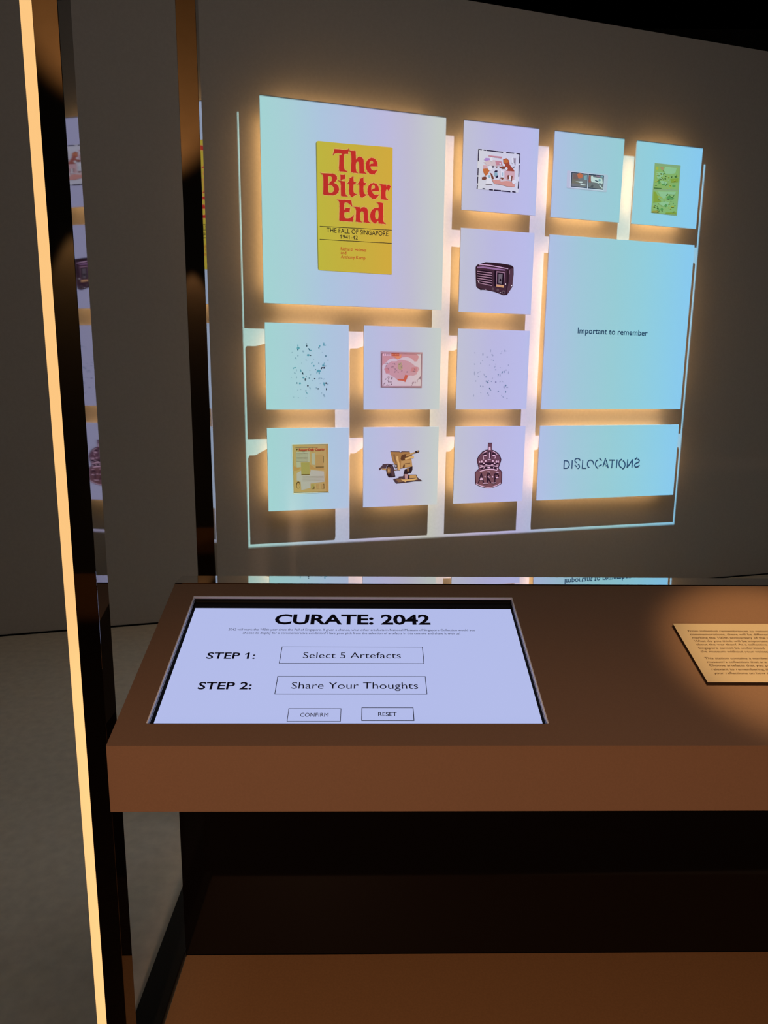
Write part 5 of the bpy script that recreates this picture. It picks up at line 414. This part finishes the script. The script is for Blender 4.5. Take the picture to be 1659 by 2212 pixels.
# ------------------------------------------------------------------ black portal with the light line
PT = empty('light_portal', con(-0.085, 0.16, 0), 'black glossy portal of two slim posts, nearer one edged with an amber light line', 'frame')
PX0, PX1 = -0.1255, -0.0630
pv = [con(a, b, z) for z in (0.0, 4.6) for a, b in ((PX0 + 0.0205, 0.164), (PX1, 0.164), (PX1, 0.220), (PX0, 0.220), (PX0, 0.1805), (PX0 + 0.0205, 0.1805))]
po1 = fixn(mesh_obj('post', pv, [(0, 1, 2, 3, 4, 5), (6, 7, 8, 9, 10, 11)] + [(i, (i + 1) % 6, 6 + (i + 1) % 6, 6 + i) for i in range(6)], M_GLOSS, PT))
bevel(po1, 0.0008)
po1['label'] = 'nearer glossy black post beside the amber light line'
led = cbox('light_strip', PX0, PX0 + 0.0200, 0.1645, 0.1800, 0.012, 4.6, M_LED, PT, 0.002)
led['label'] = 'glowing amber light line running the full height'
p2 = []
for z in (0.0, 4.6):
    q = con(-0.0535, 1.105, z)
    a = R(3.2)
    ex, ey = Vector((math.cos(a), math.sin(a), 0)), Vector((-math.sin(a), math.cos(a), 0))
    p2.append([q - ex * 0.0565, q, q + ey * 0.042, q - ex * 0.0565 + ey * 0.042])
hexa('post', p2[0], p2[1], M_GLOSS, PT, 0.0008)['label'] = 'farther glossy black post behind the console'
cbox('base_rail', -0.1190, -0.0450, 0.221, 1.10, 0.0, 0.022, M_RAIL, PT, 0.002)

# ------------------------------------------------------------------ console
CLEN = 2.45
CE = empty('touch_console', con(0, 0, 0), 'brown sloping museum console with a lit touch screen let into it', 'console')
HA0, HA1, HB0, HB1 = 0.0563, 0.7715, 0.0506, 0.4285          # opening in the sloping top
ZT, ZBOT = 0.932, 0.8065
SB = 0.4785                                                  # slope length to the ledge
pe = top(0, SB)
VB, ZL = (pe - CO).dot(CV), pe.z
V, F = [], []
av, bv = [0, HA0, HA1, CLEN], [0, HB0, HB1, SB]
for b in bv:
    for a in av:
        V.append(top(a, b))
for j in range(3):
    for i in range(3):
        if i == 1 and j == 1:
            continue
        k = j * 4 + i
        F.append((k, k + 1, k + 5, k + 4))
def vv(p):
    V.append(p)
    return len(V) - 1
VL = 0.519
prof = [(VL, ZL), (VL, ZL - 0.03), (0.563, ZL - 0.035), (0.563, ZBOT), (0.0, ZBOT)]
left = [vv(con(0, v, z)) for v, z in prof]
rgt = [vv(con(CLEN, v, z)) for v, z in prof]
F += [(12, 13, 14, 15, rgt[0], left[0])]
for k in range(len(prof) - 1):
    F.append((left[k], rgt[k], rgt[k + 1], left[k + 1]))
F.append((left[-1], rgt[-1], 3, 2, 1, 0))
F.append((0, 4, 8, 12, *left))
F.append((3, 7, 11, 15, *rgt))
body = fixn(mesh_obj('body', V, F, M_CONSOLE, CE))
# glossy black strip along the back of the top
def on_ledge(u, v, h):
    return con(u, v, ZL + h)
q = [(0.0, VB + 0.0006), (CLEN, VB + 0.0006), (CLEN, VL), (0.0, VL)]
led_o = hexa('back_ledge', [on_ledge(a, b, 0.0004) for a, b in q], [on_ledge(a, b, 0.0027 if b < 0.5 else 0.0013) for a, b in q], M_LEDGE, CE)
led_o['label'] = 'mirror black strip along the back edge of the console'
kick = cbox('kick_panel', -0.042, CLEN, 0.543, 0.562, 0.0, ZBOT - 0.001, M_KICK, CE)
kick['label'] = 'dark glass panel closing the foot of the console'
bp_ = cbox('base_plate', -0.040, CLEN, 0.235, 0.5425, 0.0, 0.016, M_PLAT, CE, 0.0015)
bp_['label'] = 'brown foot plate under the console'

# touch screen, sunk 12 mm
DEP = 0.012
M_BEZ = mat('screen_bezel', (0.003, 0.003, 0.004), 0.4, 0.2)
M_RIM = mat('screen_rim', (0.86, 0.84, 0.90), 0.35, 0.5)
V, F, I = [], [], []
def ring(pts0, pts1, mi, skip=()):
    k = len(V)
    V.extend(pts0)
    V.extend(pts1)
    n = len(pts0)
    for i in range(n):
        if i in skip:
            continue
        F.append((k + i, k + (i + 1) % n, k + n + (i + 1) % n, k + n + i))
        I.append(mi)
def rect(g, d, gb=None):
    gb = g if gb is None else gb
    return [top(HA0 + g, HB0 + gb, d), top(HA1 - g, HB0 + gb, d), top(HA1 - g, HB1 - g, d), top(HA0 + g, HB1 - g, d)]
RL = [top(HA0 - 0.0022, HB0 + 0.0006, 0.0004), top(HA1 + 0.0022, HB0 + 0.0006, 0.0004), top(HA1 + 0.0022, HB1 + 0.0026, 0.0004), top(HA0 - 0.0022, HB1 + 0.0026, 0.0004)]
ring(RL, rect(0, 0.0006, 0.0001), 1, (0,))
R0, R1, R2, R3 = rect(0, 0.0006, 0), rect(0.0002, -0.0045, 0.0002), rect(0.0003, -0.0065, 0.0002), rect(0.0004, -0.0090, 0.0002)
ring(R0, R1, 1, (0,))
ring(R0, R1, 0, (1, 2, 3))
ring(R1, R2, 0)
ring(R2, R3, 1, (0, 2))
ring(R2, R3, 0, (1, 3))
ring(R3, rect(0.0032, -DEP - 0.0005, 0.0003), 0)
k = len(V)
V += rect(0.0032, -DEP - 0.0005, 0.0003)
F.append((k, k + 1, k + 2, k + 3)); I.append(0)
ts = fixn(mesh_obj('touch_screen', V, F, [M_BEZ, M_RIM], CE, I))
ts['label'] = 'black recessed touch screen with a pale rim, showing white interface'
M_SCR = mat('screen_light', (0.02, 0.02, 0.02), 0.25, 0.3, emit=(lin(178), lin(187), lin(233), 1.0))
disp = mesh_obj('display', [top(0.0625, HB0 + 0.0005, -DEP), top(0.7665, HB0 + 0.0005, -DEP), top(0.7665, 0.4035, -DEP), top(0.0625, 0.4035, -DEP)], [(0, 1, 2, 3)], M_SCR, ts)
M_INK = mat('screen_ink', (0.006, 0.004, 0.02), 0.6, 0.1)
M_INK2 = mat('screen_ink_grey', (0.04, 0.04, 0.07), 0.6, 0.1)
sf = lambda a, b: top(a, b, -DEP + 0.0004)
def stext(name, lines, m, bold):
    join(name, [(put_text(name, s, sf, x, y, wd, cp_, m, None, bold), 0) for s, x, y, wd, cp_ in lines], [m], ts)
stext('heading', [('CURATE: 2042', 0.2439, 0.348, 0.3389, 0.0324)], M_INK, 0.03)
stext('introduction', [('2042 will mark the 100th year since the Fall of Singapore. If given a chance, what other artefacts in National Museum of Singapore Collection would you', 0.1492, 0.3256, 0.5277, 0.0066),
      ('choose to display for a commemorative exhibition? Have your pick from the selection of artefacts in this console and share it with us!', 0.1815, 0.3142, 0.4622, 0.0066)], M_INK, 0.0)
stext('step_lettering', [('STEP 1:', 0.1205, 0.236, 0.0978, 0.0183)], M_INK, 0.015)
stext('step_lettering', [('STEP 2:', 0.1220, 0.1491, 0.1022, 0.0189)], M_INK, 0.015)
def sbox(name, a0, a1, b0, b1, t, s, x, y, wd, cp_, m, bold=0.0):
    k, fr = [], []
    pts = [sf(a0, b0), sf(a1, b0), sf(a1, b1), sf(a0, b1), sf(a0 + t, b0 + t), sf(a1 - t, b0 + t), sf(a1 - t, b1 - t), sf(a0 + t, b1 - t)]
    fr = [(0, 1, 5, 4), (1, 2, 6, 5), (2, 3, 7, 6), (3, 0, 4, 7)]
    join(name, [((pts, fr), 0), (put_text(name, s, sf, x, y, wd, cp_, m, None, bold), 0)], [m], ts)
sbox('button', 0.2690, 0.5610, 0.2220, 0.2735, 0.0013, 'Select 5 Artefacts', 0.3153, 0.238, 0.1991, 0.0180, M_INK, -0.004)
sbox('button', 0.2705, 0.5612, 0.1358, 0.1855, 0.0013, 'Share Your Thoughts', 0.3007, 0.1507, 0.2440, 0.0177, M_INK, -0.004)
sbox('button', 0.3012, 0.3988, 0.0666, 0.0994, 0.0011, 'CONFIRM', 0.3241, 0.0785, 0.0516, 0.0092, M_INK2, 0.0)
sbox('button', 0.4365, 0.5330, 0.0684, 0.1018, 0.0014, 'RESET', 0.4672, 0.0803, 0.0340, 0.0092, M_INK, 0.01)

# text plate on the console
TP = empty('text_plate', top(1.10, 0.15), 'spotlit cream text plate lying on the right of the console', 'sign')
M_PLATE = mat('plate_cream', (0.50, 0.41, 0.28), 0.6, 0.2)
M_PEDGE = mat('plate_edge', (0.035, 0.02, 0.012), 0.6, 0.2)
PA0, PA1, PB0, PB1, PH = 1.1022, 1.46, 0.1500, 0.3295, 0.0070
q = [(PA0, PB0), (PA1, PB0), (PA1, PB1), (PA0, PB1)]
plate = mesh_obj('plate', [top(a, b, 0.0003) for a, b in q] + [top(a, b, PH) for a, b in q], BOXF, [M_PLATE, M_PEDGE], TP, [1, 0, 1, 1, 1, 1])
fixn(plate)
M_PINK = mat('plate_ink', (0.10, 0.055, 0.03), 0.7, 0.1)
pf = lambda a, b: top(a, b, PH + 0.0003)
PLT = [('From individual remembrances to national', .3017), ('commemorations, there will be different', .2905), ('marking the 100th anniversary of the war.', .2795), ('What do you think will be important to', .2690),
       ('about the war then? As a collective', .2582), ('Singapore cannot be understood', .2470), ('the museum without your voices', .2362), ('This station contains a number', .2160), ("museum's collection that are", .2050),
       ('Choose artefacts that you personally', .1947), ('relevant to remembering the', .1834), ('your reflections on how the', .1725)]
vs, _ = text_verts('From individual remembrances to nation')
KX = 0.1697 / (max(a for a, b in vs) - min(a for a, b in vs))
join('lettering', [(put_text('l', s, pf, 1.1250, y, None, 0.0062, M_PINK, None, 0.0, 0.0, KX), 0) for s, y in PLT], [M_PINK], TP)

# ------------------------------------------------------------------ backlit projection panels
SEEN = {'c1': (166, 200, 219), 'bk': (176, 189, 223), 'mid': (185, 185, 224), 'c4': (163, 196, 221), 'c5': (139, 206, 228), 'im': (152, 200, 222)}
PAL = dict(
 red=('bk', 186, 44, 38), halo=('bk', 224, 170, 98), byellow=('bk', 194, 172, 62), bspine=('bk', 140, 130, 60), navy=('bk', 30, 24, 30),
 rdark=('mid', 45, 24, 36), rface=('mid', 66, 40, 56), rside=('mid', 82, 54, 70), rlite=('mid', 205, 165, 205), rmid=('mid', 150, 110, 158), rblack=('mid', 26, 8, 26), rslat=('mid', 160, 122, 148), rgrey=('mid', 110, 100, 112), rknob=('mid', 92, 72, 82), orange=('mid', 205, 155, 115), white=('mid', 225, 215, 228),
 gdark=('mid', 78, 56, 66), gblack=('mid', 46, 30, 38), gtan=('mid', 160, 116, 74), gtan2=('mid', 182, 140, 96), gtan3=('mid', 208, 166, 116), gbrown=('mid', 128, 92, 66), gdkbr=('mid', 92, 58, 40), gpink=('mid', 180, 138, 150),
 bdark=('mid', 48, 24, 44), bmid=('mid', 104, 66, 86), bmid2=('mid', 118, 78, 88), blite=('mid', 218, 178, 208),
 npage=('c1', 196, 212, 200), nedge=('c1', 120, 110, 62), ntan=('c1', 172, 150, 96), nbrown=('c1', 170, 136, 80), ngrey=('c1', 164, 168, 142), ngrey2=('c1', 168, 168, 158), nolive=('c1', 152, 146, 82), ntan2=('c1', 168, 140, 88), ndark=('c1', 88, 70, 38), nred0=('c1', 146, 134, 104), nred=('c1', 178, 70, 52),
 mbord=('mid', 172, 134, 156), mpink=('mid', 192, 136, 154), msea=('mid', 200, 180, 205), mland=('mid', 190, 142, 164), mrose=('mid', 190, 124, 140), mred=('mid', 190, 92, 78), molive=('mid', 172, 148, 132), mwhite=('mid', 226, 176, 204), morange=('mid', 214, 134, 108), mpur=('mid', 152, 118, 146),
 pmat=('mid', 204, 204, 224), pnavy=('mid', 36, 26, 56), ppink=('mid', 190, 130, 148), ppurp=('mid', 168, 134, 205), pbeige=('mid', 204, 186, 196), prust=('mid', 158, 70, 52), pbrown=('mid', 120, 66, 52), porange=('mid', 190, 108, 62), ppeach=('mid', 204, 164, 176), ppeach2=('mid', 204, 144, 140), pwhite=('mid', 216, 216, 232), pteal=('mid', 136, 172, 194), pgrey=('mid', 150, 138, 160),
 scard=('c4', 178, 188, 216), swhite=('c4', 202, 208, 232), snavy=('c4', 40, 56, 80), sgrey=('c4', 112, 116, 124), solive=('c4', 112, 112, 104), sorange=('c4', 186, 108, 80), sbrown=('c4', 112, 96, 98), sbrown2=('c4', 150, 92, 88), steal=('c4', 120, 160, 178), swhite2=('c4', 194, 210, 216), sdark=('c4', 82, 88, 96), spink=('c4', 152, 120, 150),
 gn_paper=('c5', 128, 168, 120), gn_a=('c5', 128, 176, 102), gn_b=('c5', 128, 180, 112), gn_sky=('c5', 136, 192, 144), gn_yel=('c5', 158, 178, 72), gn_pink=('c5', 156, 146, 106), gn_dark=('c5', 54, 104, 50), gn_deep=('c5', 84, 152, 84), gn_lime=('c5', 124, 160, 62), gn_tan=('c5', 142, 150, 70),
 base=('mid', 185, 185, 224), slate=('im', 46, 78, 118), imptext=('im', 24, 56, 92),
 k1=('c1', 130, 166, 188), k2=('c1', 84, 152, 172), k3=('c1', 48, 100, 122), k4=('c1', 20, 44, 62), k5=('c1', 18, 18, 36),
 j1=('mid', 154, 158, 196), j2=('mid', 128, 140, 180), j3=('mid', 100, 124, 158), j4=('mid', 104, 100, 150), j5=('mid', 70, 96, 128))
def art_mat(k):
    s_, r_, g_, b_ = PAL[k]
    ref = SEEN[s_]
    c = [min(0.93, 0.60 * lin(x) / lin(y)) for x, y in zip((r_, g_, b_), ref)]
    return mat('projected_' + k, c, 0.85, 0.05)  # light of the projected pictures, painted as base colour

def art(name, key_or_items, parent, lift=0.0008, step=0.000045):
    """projected picture put into surface colour: each patch a thin layer above the one before it"""
    V, F, I, mats, idx = [], [], [], [], {}
    for n, (c, polys) in enumerate(key_or_items):
        if c not in idx:
            idx[c] = len(mats)
            mats.append(art_mat(c))
        loops = [[Vector((x / 10000.0, y / 10000.0, 0)) for x, y in lp] for lp in polys]
        tri = tessellate_polygon(loops)
        flat = [p for lp in loops for p in lp]
        k = len(V)
        h = STAND + lift + step * n
        V += [wall_pt(p.x, p.y, h) for p in flat]
        for t in tri:
            a, b, c3 = (flat[i] for i in t)
            if (b - a).cross(c3 - a).z < 0:
                t = (t[0], t[2], t[1])
            F.append(tuple(k + i for i in t))
            I.append(idx[c])
    return mesh_obj(name, V, F, mats, parent, I)

def sheet(u0, u1, z0, z1):
    q = [(u0, z0), (u1, z0), (u1, z1), (u0, z1)]
    return [('base', [[(int(a * 10000), int(b * 10000)) for a, b in q]])]

def wtext(name, entries, colkey, parent, bold=0.0, lift=0.0013):
    f_ = lambda a, b: wall_pt(a, b, STAND + lift)
    return join(name, [(put_text(name, s, f_, x, y, wd, cp_, None, None, bold, rt), 0) for s, (x, y), wd, cp_, rt in entries], [art_mat(colkey)], parent)

def panel(u0, u1, z0, z1, label):
    o = empty('projection_panel', wall_pt((u0 + u1) / 2, (z0 + z1) / 2, 0.0), label, 'panel', 'backlit white panels standing off the wall')
    wbox('board', u0, u1, z0, z1, STAND - 0.010, STAND, M_BOARD, o)
    ins = 0.095
    g = 0.012
    foot = [(u0 + ins, z0 + ins), (u1 - ins, z0 + ins), (u1 - ins, z1 - ins), (u0 + ins, z1 - ins)]
    rim = [(u0 + g, z0 + g), (u1 - g, z0 + g), (u1 - g, z1 - g), (u0 + g, z1 - g)]
    hexa('backing', [wall_pt(a, b, 0.001) for a, b in foot], [wall_pt(a, b, STAND - 0.0102) for a, b in rim], M_FRUST, o)
    # light tape along the four sloping sides
    c_ = Vector(((u0 + u1) / 2, (z0 + z1) / 2, 0))
    for i in range(4):
        A = wall_pt(*foot[i], 0.001); B = wall_pt(*foot[(i + 1) % 4], 0.001)
        Cc = wall_pt(*rim[(i + 1) % 4], STAND - 0.0102); D = wall_pt(*rim[i], STAND - 0.0102)
        t0, t1 = 0.52, 0.64
        P0 = A.lerp(D, t0); P1 = B.lerp(Cc, t0); P2 = B.lerp(Cc, t1); P3 = A.lerp(D, t1)
        e = (P1 - P0).length
        k = 0.03 / e
        quad = [P0.lerp(P1, k), P1.lerp(P0, k), P2.lerp(P3, k), P3.lerp(P2, k)]
        nrm = (P1 - P0).cross(P3 - P0).normalized()
        mid = (P0 + P2) / 2
        cen = wall_pt(c_.x, c_.y, STAND / 2)
        if nrm.dot(mid - cen) < 0:
            nrm = -nrm
        quad = [p + nrm * 0.003 for p in quad]
        f_ = (0, 1, 2, 3) if (quad[1] - quad[0]).cross(quad[3] - quad[0]).dot(nrm) > 0 else (3, 2, 1, 0)
        mesh_obj('light_tape', quad, [f_], M_TAPE, o)
    return o

X = [-0.8008, -0.2756, -0.1778, 0.3437, 0.4618, 0.9851, 1.0977, 1.6200, 1.7188, 2.2467]
Y = [3.1679, 2.6353, 2.5264, 2.0059, 1.8989, 1.3719, 1.2574, 0.7286]
p = panel(X[0] - .003, X[3], 2.0120, 3.1685, 'largest panel, showing a yellow book with red title lettering')
bk_ = art('book_cover', ART['book'], p)
halo = []
for c, polys in ART['title_a'] + ART['title_b'] + ART['title_c']:
    for lp in polys:
        for i in range(len(lp)):
            (x0, y0), (x1, y1) = lp[i], lp[(i + 1) % len(lp)]
            dx, dy = x1 - x0, y1 - y0
            ln = math.hypot(dx, dy) or 1.0
            ex, ey, qx, qy = dx / ln * 26, dy / ln * 26, -dy / ln * 38, dx / ln * 38
            halo.append(('halo', [[(x0 - ex + qx, y0 - ey + qy), (x1 + ex + qx, y1 + ey + qy), (x1 + ex - qx, y1 + ey - qy), (x0 - ex - qx, y0 - ey - qy)]]))
art('title_outline', halo, bk_, 0.0010, 0.0)
art('title_lettering', ART['title_a'] + ART['title_b'] + ART['title_c'], bk_, 0.0011, 0.00001)
art('rule_lines', ART['book_rules'], bk_, 0.0012)
wtext('subtitle_lettering', [('THE FALL OF SINGAPORE', (-0.4147, 2.4426), 0.3918, 0.0263, 0.3), ('1941-42', (-0.3308, 2.411), 0.1113, 0.0221, 0.3)], 'navy', bk_)
wtext('author_lettering', [('Richard  Holmes', (-0.3266, 2.3428), 0.1625, 0.0182, 0.3), ('and', (-0.3266, 2.3205), 0.0349, 0.0182, 0.3), ('Anthony Kemp', (-0.3267, 2.2962), 0.1561, 0.0183, 0.3)], 'red', bk_)
p = panel(X[4], X[5], Y[1], Y[0], 'white panel with a torn dashed-border colour print of a street scene')
art('street_print', ART['print'], p)
p = panel(X[6], X[7], Y[1], Y[0], 'white panel with a small stereo slide of two dark pictures')
art('stereo_slide', ART['slide'], p)
p = panel(X[8], X[9], Y[1], Y[0], 'bluish panel in the top right corner with a tall green print')
art('green_print', ART['greenprint'], p)
p = panel(X[4], X[5], Y[3], Y[2], 'white panel with a dark brown vintage radio')
art('radio_picture', ART['radio'], p)
p = panel(X[6], X[9], Y[5], Y[2], 'large pale blue panel reading Important to remember')
cf = lambda a, b: wall_pt(a, b, STAND + 0.0010)
cs = [wall_pt(a, b, STAND + 0.0002) for a, b in ((1.33, 1.872), (1.93, 1.872), (1.93, 1.942), (1.33, 1.942))]
join('caption', [((cs, [(0, 1, 2, 3)]), 1), (put_text('caption', 'Important to remember', cf, 1.3505, 1.8928, 0.5628, 0.038, None, None, 0.008, -0.14), 0)], [art_mat('imptext'), art_mat('base')], p)
p = panel(X[0], X[1], Y[5], Y[4], 'cyan tinted panel scattered with teal and black specks')
art('speck_picture', sheet(-0.66, -0.44, 1.43, 1.84) + ART['dots_a'], p, 0.0001, 0.000008)
p = panel(X[2], X[3], Y[5], Y[4], 'white panel with a small pink island map')
art('island_map', ART['map'], p)
p = panel(X[4], X[5], Y[5], Y[4], 'lavender panel with faint grey specks, below the radio panel')
art('faint_speck_picture', sheet(0.55, 0.86, 1.42, 1.86) + ART['dots_b'], p, 0.0001, 0.000008)
p = panel(X[0], X[1], Y[7], Y[6], 'bottom left panel with a yellowed newspaper front page')
np_ = art('newspaper_page', ART['paper'], p)
wtext('masthead', [('Penang Daily Courier', (-0.5996, 1.1125), 0.1669, 0.0150, 0.36)], 'nred', np_, 0.02, 0.0032)
p = panel(X[2], X[3], Y[7], Y[6], 'white panel with a tan field gun on wheels')
art('field_gun_picture', ART['gun'], p)
p = panel(X[4], X[5], Y[7], Y[6], 'white panel with a bronze crown badge lettered ARP')
art('badge_picture', ART['badge'], p)
p = panel(X[6], X[9], Y[7], Y[6], 'wide pale blue panel reading DISLOCATIONS in broken letters')
art('broken_lettering', ART['disloc'], p)
